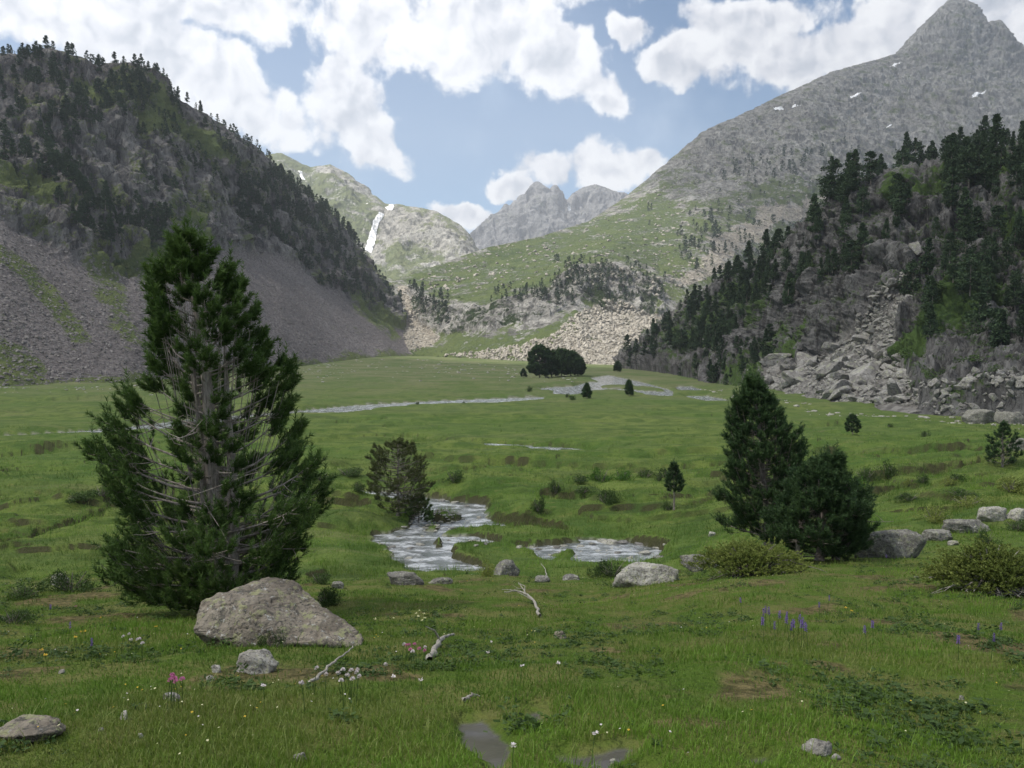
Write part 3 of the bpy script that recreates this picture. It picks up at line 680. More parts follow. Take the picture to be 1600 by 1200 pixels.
def B_disp(G, px, py, mk):
    x, y, z = G[..., 0], G[..., 1], G[..., 2]
    dsc = np.clip(y / 1000, 0.6, 2.6)
    cliff = pm(px, py, [(640,452),(700,482),(760,476),(862,448),(892,416),(962,416),(1032,440),(1040,495),(960,488),(905,468),(862,496),(760,515),(700,525),(650,500)], 5)
    rib = fbm(x / 16, y / 16, z / 45, o=6, ridged=True)
    slab = fbm((x + z * 0.6) / 70, y / 70, z / 28, o=7, gain=0.56, ridged=True)
    big = fbm(x / 240, y / 240, z / 240, o=4)
    rocky = smooth(-60, 120, (px - 1050) * 0.6 + (320 - py))
    peak = pm(px, py, [(1395,90),(1490,-30),(1640,110),(1560,100),(1490,60)], 10)
    rdg = np.interp(px, *np.array([(p[0], p[1]) for p in B_curves[4]]).T)
    damp = 0.3 + 0.7 * smooth(0, 30, py - rdg)
    base = smooth(0, 10, np.interp(px, *np.array([(p[0], p[1]) for p in B_curves[0]]).T) - py)
    o_ = cliff * (rib * 7) + (1 - cliff) * (slab * (2.2 + 10.5 * rocky) * dsc * 0.8 + fbm(x / 35, y / 35, z / 35, o=5) * 3.6 * dsc + big * 12 * rocky)
    o_ = o_ + peak * fbm(x / 90, y / 90, z / 260, o=6, ridged=True) * 30
    return o_ * damp * (0.1 + 0.9 * base)
matB = mountain_mat('right_slope', (0.185, 0.18, 0.168), (0.37, 0.36, 0.335), (0.21, 0.20, 0.18), (0.048, 0.075, 0.026), (0.105, 0.130, 0.048), (0.27, 0.24, 0.20), (0.46, 0.42, 0.35), 1.9, 0.9, 1.0, 0.28)
terrain('mountain_right', B_curves, 560, 1850, 1300, 560, B_disp, B_masks, matB, back=(150, 400, 900))

# snow-streaked mountain at the head of the valley
D_curves = [
 [(360,480,1450),(780,480,1450)],
 [(360,360,1750),(500,360,1760),(600,385,1760),(700,415,1720),(745,428,1700),(780,440,1690)],
 [(360,260,2100),(400,248,2100),(432,240,2100),(440,240,2100),(455,248,2100),(485,263,2100),(515,257,2100),(545,275,2080),(575,297,2050),(600,319,2000),(650,327,1950),(680,333,1930),(700,343,1900),(725,360,1880),(742,385,1870),(760,410,1865),(780,432,1860)]]
def D_masks(px, py, G):
    w = fbm(G[..., 0] / 120, G[..., 1] / 120, G[..., 2] / 120, o=5) * 30
    rock = np.maximum(pm(px + w, py + w, [(590,330),(640,325),(740,370),(760,420),(640,430),(560,420),(590,370)], 20), pm(px + w, py + w * .5, [(490,258),(520,254),(560,285),(590,320),(545,300),(500,275)], 6) * 0.8)
    g2 = pm(px + w * .6, py + w * .6, [(590,400),(640,385),(700,395),(690,420),(600,440)], 10) * 0.7
    return np.stack([np.maximum(0.68 - rock * 0.42, g2), 0.25 + 0 * px, 0.05 + 0 * px], -1)
def D_disp(G, px, py, mk):
    x, y, z = G[..., 0], G[..., 1], G[..., 2]
    gully = np.exp(-((px - np.interp(py, [300, 330, 360, 400], [612, 606, 590, 578])) / 7.0)**2) * smooth(305, 335, py)
    fold = np.exp(-((px - 588 - (350 - py) * 0.25) / 45.0)**2)
    return fbm(x / 110, y / 110, z / 150, o=7, gain=0.55, ridged=True) * 24 * (0.35 + 0.65 * smooth(0, 30, py - np.interp(px, *np.array([(p[0], p[1]) for p in D_curves[2]]).T))) + fbm(x / 30, y / 30, z / 30, o=4) * 4 - gully * 4
matD = mountain_mat('far_slope', (0.30, 0.295, 0.27), (0.47, 0.46, 0.42), (0.33, 0.31, 0.27), (0.10, 0.13, 0.060), (0.175, 0.19, 0.10), (0.30, 0.28, 0.23), (0.42, 0.40, 0.33), 2.6, 0.7, 1.0, 0.1)
terrain('mountain_far', D_curves, 360, 780, 420, 240, D_disp, D_masks, matD, back=(200, 500, 900))

# jagged peaks on the skyline
E_curves = [
 [(660,470,3400),(1080,470,3400)],
 [(660,425,3700),(800,400,3750),(1080,400,3750)],
 [(660,470,4000),(700,428,4000),(738,384,4000),(752,355,4000),(765,340,4000),(778,332,4000),(790,318,4000),(796,322,4000),(804,313,4000),(812,316,4000),(822,300,4000),(828,299,4000),(834,286,4000),(840,284,4000),(846,288,4000),(852,302,4000),(857,303,4000),(862,292,4000),(868,289,4000),(873,293,4000),(878,305,4000),(886,313,4000),(895,303,4000),(912,293,4100),(930,289,4100),(945,293,4100),(965,301,4100),(1000,309,4100),(1080,330,4100)]]
def E_masks(px, py, G):
    return np.stack([0.12 + 0 * px, 0.30 + 0 * px, 0 * px], -1)
def E_disp(G, px, py, mk):
    x, y, z = G[..., 0], G[..., 1], G[..., 2]
    rd = smooth(0, 18, py - np.interp(px, *np.array([(p[0], p[1]) for p in E_curves[2]]).T))
    return fbm(x / 150, y / 150, z / 420, o=6, gain=0.55, ridged=True) * 75 * (0.12 + 0.88 * rd)
matE = mountain_mat('skyline_rock', (0.15, 0.15, 0.15), (0.28, 0.275, 0.27), (0.18, 0.175, 0.17), (0.10, 0.12, 0.08), (0.15, 0.17, 0.11), (0.22, 0.215, 0.205), (0.30, 0.295, 0.28), 6, 0.8, 1.0, 0.05)
terrain('mountain_skyline', E_curves, 660, 1080, 420, 220, E_disp, E_masks, matE, back=(300, 700), backdrop=(1.0, 1.2))

# ------------------------------------------------------------------ snow patches lying on the slopes
def snow_mat():
    m, n = newmat('old_snow')
    P = n.node('ShaderNodeNewGeometry').outputs['Position']
    c = n.mix(n.sstep(n.noise(P, 0.15, 5, 0.6), 0.45, 0.7), (0.86, 0.87, 0.88), (0.66, 0.64, 0.61))
    finish(n, c, 0.6, None, 0.3); return m
M['snow'] = snow_mat()
def snow_patch(terr, poly, label):
    G, PX, PY = TERR[terr]
    x0, x1 = min(p[0] for p in poly) - 2, max(p[0] for p in poly) + 2
    c0, c1 = np.searchsorted(PX[0], [x0, x1]); g = G[:, c0:c1]; px = PX[:, c0:c1]; py = PY[:, c0:c1]
    # refine the patch of ground, then keep the part inside the outline
    def up(a, k=4):
        r = np.arange((a.shape[0] - 1) * k + 1) / k; q = np.arange((a.shape[1] - 1) * k + 1) / k
        i = np.minimum(r.astype(int), a.shape[0] - 2); t = (r - i)[:, None]; j = np.minimum(q.astype(int), a.shape[1] - 2); u = (q - j)[None]
        if a.ndim == 3: t = t[..., None]; u = u[..., None]
        return (a[i][:, j] * (1 - t) + a[i + 1][:, j] * t) * (1 - u) + (a[i][:, j + 1] * (1 - t) + a[i + 1][:, j + 1] * t) * u
    rsel = np.where((py.min(1) < max(p[1] for p in poly) + 3) & (py.max(1) > min(p[1] for p in poly) - 3))[0]
    r0, r1 = max(0, rsel[0] - 1), min(len(G), rsel[-1] + 2)
    g, px, py = up(g[r0:r1]), up(px[r0:r1]), up(py[r0:r1])
    nz = fbm(g[..., 0] / 14, g[..., 1] / 14, g[..., 2] / 14, o=3) * 2.0
    F = grid_faces(*g.shape[:2]); sd = (sdpoly(px, py, poly) + nz).ravel()
    F = F[sd[F].max(1) < 0]
    if not len(F): return
    V = g.reshape(-1, 3); u, inv = np.unique(F, return_inverse=True); vv = V[u].copy()
    vv[:, 2] += np.clip(-sd[u], 0, 2) * 0.7 + 0.4; vv[:, 1] -= 1.6
    o = mesh_np('snow_patch', vv, inv.reshape(F.shape), M['snow'], True)
    tag(o, label, 'snow patch', 'old snow patches left on the mountains')
snow_patch('mountain_far', [(569,399),(575,378),(582,354),(592,345),(600,341),(598,349),(591,356),(588,372),(585,388),(581,400)], 'long narrow white snow tongue running down the gully of the green far mountain')
snow_patch('mountain_far', [(603,329),(608,322),(615,321),(617,330),(611,336),(605,334)], 'small rounded snow patch at the head of the gully on the far mountain')
snow_patch('mountain_far', [(464,276),(471,277),(476,290),(470,289)], 'snow patch on the far mountain right beside the wooded left ridge')
snow_patch('mountain_far', [(570,321),(575,322),(575,326),(570,325)], 'tiny snow speck on the grassy far mountain left of the gully')
snow_patch('mountain_right', [(1206,181),(1215,179),(1224,181),(1222,184),(1208,184)], 'thin snow streak near the skyline of the big grey right mountain')
snow_patch('mountain_right', [(1234,179),(1245,174),(1249,176),(1240,180)], 'short slanting snow streak just right of the streak near the skyline')
snow_patch('mountain_right', [(1323,163),(1333,159),(1343,158),(1340,161),(1326,165)], 'snow streak in the middle of the big grey right mountain')
snow_patch('mountain_right', [(1385,110),(1396,107),(1406,106),(1403,109),(1388,112)], 'snow streak high under the pointed summit of the right mountain')
snow_patch('mountain_right', [(1513,177),(1520,170),(1533,169),(1529,175),(1519,180)], 'bright wedge of snow at the far right above the dark cliff pines')
snow_patch('mountain_right', [(1382,215),(1390,214),(1390,217),(1383,218)], 'tiny snow speck above the tall spire shaped cliff pine')
snow_patch('mountain_skyline', [(885,325),(890,322),(893,328),(889,334),(886,331)], 'small snow patch below the notch of the jagged skyline peaks')

# ------------------------------------------------------------------ rocks
def ico(sub):
    bm = bmesh.new(); bmesh.ops.create_icosphere(bm, subdivisions=sub, radius=1)
    V = np.array([v.co[:] for v in bm.verts]); F = np.array([[v.index for v in f.verts] for f in bm.faces]); bm.free(); return V, F
ICO = {k: ico(k) for k in (1, 2, 3, 4, 5)}
def rock_shape(sub, seed, dims=(1, 0.8, 0.6), planes=13, rough=0.06, sharp=34, extra=()):
    r_ = np.random.default_rng(seed); V, F = ICO[sub]
    n = r_.normal(size=(planes, 3)); n /= np.linalg.norm(n, axis=1)[:, None]; h = r_.uniform(0.55, 1.0, planes)
    n = np.concatenate([n, [[0, 0, 1.0], [0, 0, -1.0]]]); h = np.concatenate([h, [0.62, 0.7]])
    d = np.maximum(V @ n.T, 1e-3) / h
    rad = 1 / (np.sum(np.maximum(d, 0)**sharp, 1)**(1 / sharp)); rad = np.minimum(rad, 1.35)
    P = V * rad[:, None]
    o = r_.uniform(0, 50, 3)
    P *= (1 + rough * 2.2 * fbm(P[:, 0] * 1.5 + o[0], P[:, 1] * 1.5 + o[1], P[:, 2] * 1.5 + o[2], o=5))[:, None]
    P *= (1 + rough * fbm(P[:, 0] * 6 + o[0], P[:, 1] * 6, P[:, 2] * 6 + o[2], o=3, ridged=True))[:, None]
    return P * np.array(dims), F
def hit(px, py, dmax=900):
    a, b = ray(px, py); d = np.concatenate([np.linspace(2, 60, 1500), np.linspace(60, dmax, 2500)])
    g = hground(a * d, d); k = np.where(EYE + b * d <= g)[0]
    i = k[0] if len(k) else len(d) - 1
    return Vector((float(a * d[i]), float(d[i]), float(g[i])))
def ppx(p): return FPX / p.y          # photograph pixels per metre at a point
def place_rock(px, py, wpx, hpx, seed, label, mat='rock', depth=0.8, rz=None, sub=4, sink=0.75, name='boulder', cat='rock', group=None, rough=0.10, planes=22):
    p = hit(px, py); w = wpx / ppx(p); h = .85 * hpx / ppx(p)
    V, F = rock_shape(sub + 1, seed, (1, 1, 1), planes, rough)
    V = V - [0, 0, V[:, 2].min()]
    V[:, 0] *= w / np.ptp(V[:, 0]); V[:, 1] *= w * depth / np.ptp(V[:, 1]); V[:, 2] *= h * (1 + sink) / np.ptp(V[:, 2])
    V[:, 0] -= (V[:, 0].max() + V[:, 0].min()) / 2
    V[:, 2] -= h * sink
    o = mesh_np(name, V, F, M[mat], True); o.location = (p.x, p.y + w * depth * 0.3, p.z)
    if rz: o.rotation_euler[2] = rz
    tag(o, label, cat, group); return o

def big_boulder():
    """the wedge of granite at the foot of the big pine: two hulls fused by a voxel remesh"""
    p = hit(430, 1012); s = 1 / ppx(p)
    sc = s / 0.0109; base = np.array([p.x, p.y + 0.1, p.z])
    def q(x, y, dp): return tuple((at(x, y, base[1] + dp * sc) - base) / sc)
    hulls = [
      [q(303,985,.1), q(316,942,.5), q(340,930,.65), q(385,918,1.35), q(420,903,1.6), q(458,908,1.6), q(490,936,1.3), q(503,957,1.0), q(352,940,.42), q(402,953,.22), q(432,985,.02), q(442,1012,-.08), q(345,996,-.02), q(500,975,.7),
       (-1.2,.3,-.4), (0,-.1,-.4), (.6,.4,-.4), (.5,1.8,-.3), (-1,1.5,-.3)],
      [q(430,962,.6), q(490,940,1.1), q(500,957,1.0), q(532,968,.8), q(556,984,.5), q(567,999,.32), q(563,1013,.12), q(505,1004,-.05), q(442,1006,-.05), q(470,988,.25), (1.0,.5,-.12), (1.25,.35,-.02), (.5,.9,-.3), (.8,.8,-.3), (0,.3,-.4), (.4,.2,-.3)],
    ]
    bm = bmesh.new()
    for pts in hulls:
        vs = [bm.verts.new(q) for q in pts]
        r_ = bmesh.ops.convex_hull(bm, input=vs)
        bmesh.ops.delete(bm, geom=list({g for g in r_['geom_interior'] + r_['geom_unused'] if isinstance(g, bmesh.types.BMVert)}), context='VERTS')
    me = bpy.data.meshes.new('tmp'); bm.to_mesh(me); bm.free()
    o = bpy.data.objects.new('tmp', me); COL.objects.link(o)
    md = o.modifiers.new('r', 'REMESH'); md.mode = 'VOXEL'; md.voxel_size = 0.026
    ms = o.modifiers.new('s', 'SMOOTH'); ms.iterations = 2
    dg = bpy.context.evaluated_depsgraph_get(); ev = o.evaluated_get(dg); m2 = ev.to_mesh()
    n_ = len(m2.vertices); V = np.empty(n_ * 3, np.float32); m2.vertices.foreach_get('co', V); V = V.reshape(-1, 3).astype(float)
    N = np.empty(n_ * 3, np.float32); m2.vertices.foreach_get('normal', N); N = N.reshape(-1, 3)
    F = [list(f.vertices) for f in m2.polygons]; Q = np.array([f for f in F if len(f) == 4]); T = np.array([f for f in F if len(f) == 3])
    ev.to_mesh_clear(); bpy.data.objects.remove(o); bpy.data.meshes.remove(me)
    dsp = fbm(V[:, 0] * 1.6, V[:, 1] * 1.6, V[:, 2] * 1.6, o=5, ridged=True) * 0.05 + fbm(V[:, 0] * 7, V[:, 1] * 7, V[:, 2] * 7, o=4) * 0.03
    ck = np.abs(fbm(V[:, 0] * 0.9 + 3, V[:, 1] * 0.9 + V[:, 2], V[:, 2] * 2.2, o=4)); dsp -= smooth(0.03, 0.0, ck) * 0.04
    V = (V + N * dsp[:, None]) * (s / 0.0109)
    r = mesh_np('boulder', V, [Q] + ([T] if len(T) else []), M['rock_big'], True); r.location = tuple(base)
    tag(r, 'largest wedge shaped lichen spotted granite boulder under the tall three stemmed pine', 'boulder')
    return r
big_boulder()
ROCKS = [
 (399, 1052, 66, 36, 11, 'pale knobbly stone in the grass just below the big wedge boulder', 'rock_pale', .7),
 (632, 914, 62, 20, 12, 'long low grey stone at the edge of the bank below the stream pool', 'rock', .6),
 (688, 912, 40, 9, 13, 'flat grey slab sunk in the turf right of the long low stone', 'rock', .6),
 (791, 899, 44, 25, 14, 'pointed grey boulder standing at the edge of the bank in the middle', 'rock', .8),
 (1012, 914, 112, 34, 15, 'long whitish lichen covered boulder left of the spreading juniper', 'rock_pale', .6),
 (1098, 890, 70, 26, 16, 'grey rock half hidden under the left side of the spreading juniper', 'rock', .6),
 (1399, 872, 106, 50, 17, 'broad fissured grey boulder right of the paired pines', 'rock', .6),
 (1470, 845, 40, 17, 18, 'small round grey rock between the broad boulder and the flat slab', 'rock', .8),
 (1517, 833, 80, 22, 19, 'long flat grey slab on the right hand bank', 'rock', .6),
 (1556, 815, 52, 26, 20, 'pale humped rock behind the flat slab at the right', 'rock_pale', .7),
 (1592, 812, 36, 20, 21, 'pale rock at the right edge beside the humped rock', 'rock_pale', .7),
 (1494, 852, 22, 8, 22, 'little pale stone in the grass under the flat slab', 'rock_pale', .7),
 (1536, 662, 58, 24, 23, 'smooth pale boulder at the foot of the right hand cliff', 'rock', .8),
 (1586, 662, 40, 22, 24, 'grey boulder at the right edge at the foot of the cliff', 'rock', .8),
 (1590, 640, 44, 26, 25, 'rounded boulder higher up at the right edge by the cliff foot', 'rock', .8),
 (1595, 704, 34, 22, 26, 'grey rock behind the small dark pine at the right edge', 'rock', .8),
 (527, 920, 20, 11, 27, 'small grey stone beside the tip of the big wedge boulder', 'rock', .8),
 (88, 914, 26, 20, 28, 'small pale stone by the low shrub at the left', 'rock_pale', .8),
 (267, 1096, 30, 14, 29, 'pale flat stone in the grass under the pink flowers', 'rock_pale', .7),
 (337, 1053, 16, 13, 30, 'small brownish stone left of the pale knobbly stone', 'rock_pale', .8),
 (327, 1066, 14, 10, 31, 'tiny stone just below the small brownish stone', 'rock_pale', .8),
 (192, 1126, 14, 15, 32, 'small bright white stone in the lower left grass', 'rock_pale', .8),
 (157, 1144, 8, 7, 33, 'pebble left of the small bright white stone', 'rock_pale', .8),
 (219, 1156, 10, 9, 34, 'pebble below and right of the bright white stone', 'rock_pale', .8),
 (95, 1053, 12, 7, 35, 'small tan stone among the yellow leaves at the left', 'rock_pale', .8),
 (467, 1190, 22, 13, 36, 'small white stone at the bottom edge left of the puddles', 'rock_pale', .8),
 (1282, 1184, 48, 22, 37, 'flat white stone in the bottom right grass', 'rock_pale', .8),
 (1308, 1189, 18, 9, 38, 'small white stone touching the flat white stone', 'rock_pale', .8),
 (30, 1158, 130, 24, 39, 'flat pinkish brown rock bedded in the turf at the lower left edge', 'rock_big', .7),
 (1113, 838, 12, 8, 40, 'small white stone in the meadow left of the paired pines', 'rock_pale', .8),
 (876, 998, 20, 12, 41, 'small reddish stone in the grass of the middle foreground', 'rock_big', .8),
 (958, 1197, 12, 8, 42, 'pebble at the bottom edge between the puddles', 'rock_pale', .8),
 (848, 910, 26, 9, 43, 'small grey stone beside the curled root on the bank', 'rock', .8),
 (893, 906, 30, 7, 44, 'low stone right of the curled root on the bank', 'rock', .8),
 (1504, 1094, 10, 7, 45, 'tiny white stone in the dark grass at the right', 'rock_pale', .8),
]
for (px, py, w, h, sd_, lb, mt, dp) in ROCKS:
    place_rock(px, py, w, h, sd_, lb, mt, dp, name='boulder' if w > 38 else 'stone', cat='boulder' if w > 38 else 'stone')

# stones lying in and beside the near stream
stream_dark = [(955,851,30,14),(975,850,22,9),(940,846,16,8),(1000,855,18,7),(880,858,12,6),(870,862,14,5),(907,858,14,6),(925,853,13,5),(1010,868,22,10),(1027,872,16,8),(985,875,14,6),(840,862,11,5),(812,855,12,5),(965,867,12,5),
               (748,812,10,7),(710,826,10,4),(690,818,12,5),(672,822,11,5),(735,824,9,4),(760,851,9,5),(745,853,9,4),(640,862,12,4),(655,855,14,4),(622,842,9,4),(660,842,8,4),(700,848,8,3),(745,889,8,5),(690,785,14,6),(712,789,12,6),(730,793,10,5),(640,878,14,5),(615,860,12,4)]
tmpl = {}
for i, (px, py, w, h) in enumerate(stream_dark):
    p = hit(px, py); p.z = max(p.z, WL - 0.03); s = w / ppx(p)
    k = i % 6
    if k not in tmpl:
        V, F = rock_shape(3, 60 + k, (.5, .42, .30), 11, 0.05); tmpl[k] = mesh_np('stream_stone', V, F, M['rock_talus'] if k % 2 else M['rock_pale'], True, link=False)
    o = bpy.data.objects.new('stream_stone', tmpl[k]); COL.objects.link(o)
    o.location = (p.x, p.y, p.z + 0.03); o.scale = (s, s, s * max(0.7, h / w * 1.9)); o.rotation_euler = (0, 0, i * 1.7)
    side = 'right hand arm of the stream' if px > 800 else ('upper gravel bar of the stream' if py < 835 else 'lower pool of the stream')
    tag(o, 'wet grey stone breaking the surface in the %s' % side, 'stone', 'stones in the near stream')
def merged(name, base, pos, scl, rot, mat, tint=None, smooth_=True, tilt=None, base_tint=None, aniso=None):
    """base (V,F) repeated into ONE mesh"""
    V, F = base; n = len(pos); c, s = np.cos(rot), np.sin(rot)
    B = V[None] * scl[:, None, None]
    if aniso is not None: B = B * aniso[:, None, :]
    X = B[..., 0] * c[:, None] - B[..., 1] * s[:, None]; Y = B[..., 0] * s[:, None] + B[..., 1] * c[:, None]
    W = np.stack([X, Y, B[..., 2]], -1) + pos[:, None]
    FF = (F[None] + (np.arange(n) * len(V))[:, None, None]).reshape(-1, F.shape[1])
    return W.reshape(-1, 3), FF
def combine(parts):
    Vs, Fs, o = [], [], 0
    for V, F in parts: Vs.append(V); Fs.append(F + o); o += len(V)
    return np.concatenate(Vs), np.concatenate(Fs)
def in_polys_terr(terr, polys, n, r_, ridge=False):
    """n random surface points of a slope inside pixel outlines (weighted by area on the picture)"""
    G, PX, PY = TERR[terr]; m = np.zeros(PX.shape, bool)
    for p in polys: m |= sdpoly(PX, PY, p) < 0
    dpx = np.abs(np.gradient(PY, axis=0)); w = (m * dpx)[:-1, :-1].ravel(); 
    if w.sum() == 0: return np.zeros((0, 3)), np.zeros((0, 2))
    i = r_.choice(len(w), n, p=w / w.sum()); nc = PX.shape[1] - 1; a, b = i // nc, i % nc
    u, v = r_.random(n)[:, None], r_.random(n)[:, None]
    P = G[a, b] * (1 - u) * (1 - v) + G[a + 1, b] * u * (1 - v) + G[a, b + 1] * (1 - u) * v + G[a + 1, b + 1] * u * v
    return P, np.stack([PX[a, b], PY[a, b]], -1)
# gravel bars in the stream: far too many pebbles to count
r_ = np.random.default_rng(12)
gpx = np.concatenate([r_.normal(690, 30, 260), r_.normal(870, 40, 120), r_.normal(975, 32, 200), r_.normal(740, 20, 60), r_.normal(625, 20, 60)])
gpy = np.concatenate([r_.normal(815, 8, 260), r_.normal(861, 3.5, 120), r_.normal(862, 8, 200), r_.normal(851, 4, 60), r_.normal(858, 10, 60)])
gw = on_plane(gpx, gpy, WL); sdg = stream_sd(gw[:, 0], gw[:, 1], W_ST); gw = gw[(sdg < 0.5)]
gz = np.maximum(hground(gw[:, 0], gw[:, 1]), WL - 0.06)
V_, F_ = merged('g', rock_shape(2, 5, (1, .8, .5), 10), np.column_stack([gw, gz + 0.01]), r_.uniform(0.05, 0.17, len(gw)), r_.uniform(0, 6.28, len(gw)), None)
tag(mesh_np('stream_gravel', V_, F_, M['rock_pale'], True), 'pale pebbles and cobbles of the gravel bars in the stream', 'gravel', kind='stuff')

# boulder fields and scree
TAL = [[(1182,618),(1205,592),(1270,572),(1330,532),(1380,490),(1425,452),(1440,456),(1425,500),(1398,555),(1415,600),(1435,640),(1300,634),(1200,612)]]
r_ = np.random.default_rng(31)
P, Q = in_polys_terr('cliff_right', TAL, 210, r_)
tb = []
for k in range(8):
    V, F = rock_shape(4, 200 + k, (1, r_.uniform(.6, .9), r_.uniform(.38, .62)), 9, 0.03, 90)
    tb.append(mesh_np('boulder', V, F, M['rock_talus'], False, link=False))
big = [(1345,606,62),(1292,600,44),(1243,607,50),(1215,585,44),(1262,580,40),(1395,628,46),(1320,575,38),(1368,560,38),(1388,590,30),(1410,612,36),(1235,625,34),(1300,625,44),(1350,540,30),(1400,470,30),(1436,430,26)]
G, PX, PY = TERR['cliff_right']
bl = [(G[i, j], w) for (x, y, w) in big for (i, j) in [np.unravel_index(np.argmin((PX - x)**2 + (PY - y)**2), PX.shape)]]
allb = bl + [(P[i], r_.choice([9, 12, 16, 22, 28], p=[.25, .3, .25, .14, .06]) * (0.7 + 0.5 * smooth(480, 620, Q[i, 1]))) for i in range(len(P))]
for i, (p, w) in enumerate(allb):
    o = bpy.data.objects.new('boulder', tb[i % 8]); COL.objects.link(o)
    s = w / (FPX / p[1]) * 0.5; o.location = (p[0], p[1] - 0.3 * s, p[2] + 0.28 * s); o.scale = (s, s, s)
    o.rotation_euler = (r_.normal() * .35, r_.normal() * .35, r_.uniform(0, 6.28))
    x_ = 800 + FPX * p[0] / p[1]; y_ = 550 - FPX * (p[2] - 10) / p[1]
    zone = 'lower left toe' if x_ < 1260 and y_ > 560 else 'broad foot' if y_ > 575 else 'middle' if y_ > 500 else 'narrow upper end'
    size = 'largest' if i == 0 else 'house sized' if w > 40 else 'large' if w > 28 else 'medium' if w > 14 else 'small'
    tag(o, '%s grey block in the %s of the rockfall under the cliff' % (size, zone), 'boulder', '%s blocks in the %s of the rockfall' % (size, zone))
# valley-edge boulders along the cliff foot
def scatter_stuff(name, terr, polys, n, smin, smax, mat, label, cat, seed, pw=2.5, sub=1):
    r_ = np.random.default_rng(seed); P, Q = in_polys_terr(terr, polys, n, r_); parts = []
    sc = smin + (smax - smin) * r_.random(n)**pw
    for k in range(12):
        s_ = slice(k, None, 12); V, F = rock_shape(sub, seed * 10 + k, (1, .8, .62), 8, 0.05)
        b = (V @ np.array(Matrix.Rotation(r_.normal() * .6, 3, 'X') @ Matrix.Rotation(r_.normal() * .6, 3, 'Y')).T, F)
        parts.append(merged('', b, P[s_], sc[s_], r_.uniform(0, 6.28, len(P[s_])), None))
    V, F = combine(parts); tag(mesh_np(name, V, F, M[mat], False), label, cat, kind='stuff')
M['rock_scree'] = rock_mat('scree_rock', (0.15, 0.135, 0.13), (0.27, 0.25, 0.235), (0.22, 0.21, 0.18), (0.08, 0.07, 0.07), 0.3)
M['rock_warm'] = rock_mat('warm_scree_rock', (0.27, 0.248, 0.212), (0.45, 0.42, 0.365), (0.38, 0.35, 0.27), (0.13, 0.11, 0.09), 0.2)
scatter_stuff('talus_rubble', 'cliff_right', TAL + [[(1090,612),(1180,600),(1200,625),(1110,622)], [(1430,640),(1600,640),(1600,657),(1430,652)]], 2600, 0.18, 1.1, 'rock_talus', 'grey rubble filling the rockfall below the right hand cliff', 'rubble', 77)
scatter_stuff('scree_stones', 'mountain_left', [[(0,360),(180,440),(330,400),(440,400),(540,470),(640,520),(640,548),(430,580),(200,602),(0,608)]], 12000, 0.22, 0.95, 'rock_scree', 'grey stones strewn over the long scree slope of the left mountain', 'scree', 78, 4)
scatter_stuff('valley_head_scree', 'mountain_right', [[(885,508),(940,470),(1000,490),(1040,500),(1010,600),(830,585),(700,570),(680,556),(800,545),(870,528)]], 6500, 0.5, 2.8, 'rock_warm', 'sunlit tan boulders of the scree at the head of the valley', 'scree', 79, 2.5)
scatter_stuff('slope_rocks', 'mountain_right', [[(640,440),(760,390),(960,330),(1060,260),(1340,160),(1360,340),(1130,430),(1040,470),(860,440),(700,470)]], 4500, 0.5, 3.4, 'rock_warm', 'pale rocks scattered over the grassy flank of the right mountain', 'scree', 80, 4)
scatter_stuff('gully_stones', 'mountain_right', [[(612,440),(640,450),(665,500),(690,530),(640,560),(600,560),(640,500)]], 700, 0.5, 2.2, 'rock_warm', 'stones choking the ravine below the left ridge', 'scree', 81, 2)

# ------------------------------------------------------------------ pines on the slopes
def far_pine(nleaf, seed, leaf=0.07, lean=0.03, wid=0.22, shape=0.62):
    """unit-height mountain pine: trunk + crown of leaf clumps hung on whorls"""
    r_ = np.random.default_rng(seed)
    nb = 44; hb = np.sort(r_.uniform(0.10, 0.97, nb)); ab = r_.uniform(0, 6.28, nb)
    prof = lambda h: wid * ((1 - h)**shape) * (0.55 + 0.45 * np.minimum(1, h / 0.28)) + 0.012
    k = r_.integers(0, nb, nleaf); rr = r_.random(nleaf)**0.55
    h = hb[k] + r_.normal(0, 0.026, nleaf) + rr * 0.03; bl = prof(hb[k]) * (0.78 + 0.42 * r_.random(nb)[k])
    a = ab[k] + r_.normal(0, 0.5, nleaf)
    C = np.stack([np.cos(a) * rr * bl + lean * h, np.sin(a) * rr * bl, np.clip(h, 0.05, 1.0)], -1)
    top = nleaf // 12; C[:top, 0] = lean + r_.normal(0, 0.012, top); C[:top, 1] = r_.normal(0, 0.012, top); C[:top, 2] = r_.uniform(0.86, 1.02, top)
    d = r_.normal(size=(nleaf, 3)); d[:, 2] = np.abs(d[:, 2]) * 0.9 + 0.25; d /= np.linalg.norm(d, axis=1)[:, None]
    e = np.cross(d, r_.normal(size=(nleaf, 3))); e /= np.linalg.norm(e, axis=1)[:, None]
    s = leaf * r_.uniform(0.6, 1.3, nleaf)[:, None]
    V = np.stack([C - e * s * .42, C + e * s * .42, C + d * s], 1).reshape(-1, 3); F = np.arange(nleaf * 3).reshape(-1, 3)
    t = np.linspace(0, 6.2832, 6)[:-1]
    tv = np.concatenate([np.stack([np.cos(t) * .018, np.sin(t) * .018, 0 * t - .04], -1), np.stack([np.cos(t) * .006 + lean * .8, np.sin(t) * .006, 0 * t + .85], -1)])
    tf = np.array([[i, (i + 1) % 5, 5 + (i + 1) % 5, 5 + i] for i in range(5)]); tf = np.concatenate([tf[:, :3], tf[:, [0, 2, 3]]])
    tint = np.concatenate([np.repeat(r_.random(nb)[k] * .6 + r_.random(nleaf) * .4, 3), np.zeros(10)])
    return np.concatenate([V, tv]), np.concatenate([F, tf + len(V)]), tint, np.concatenate([np.zeros(nleaf, int), np.ones(len(tf), int)])
LOW = [far_pine(70, 300 + i, 0.15, wid=0.26 + .05 * (i % 2)) for i in range(4)]
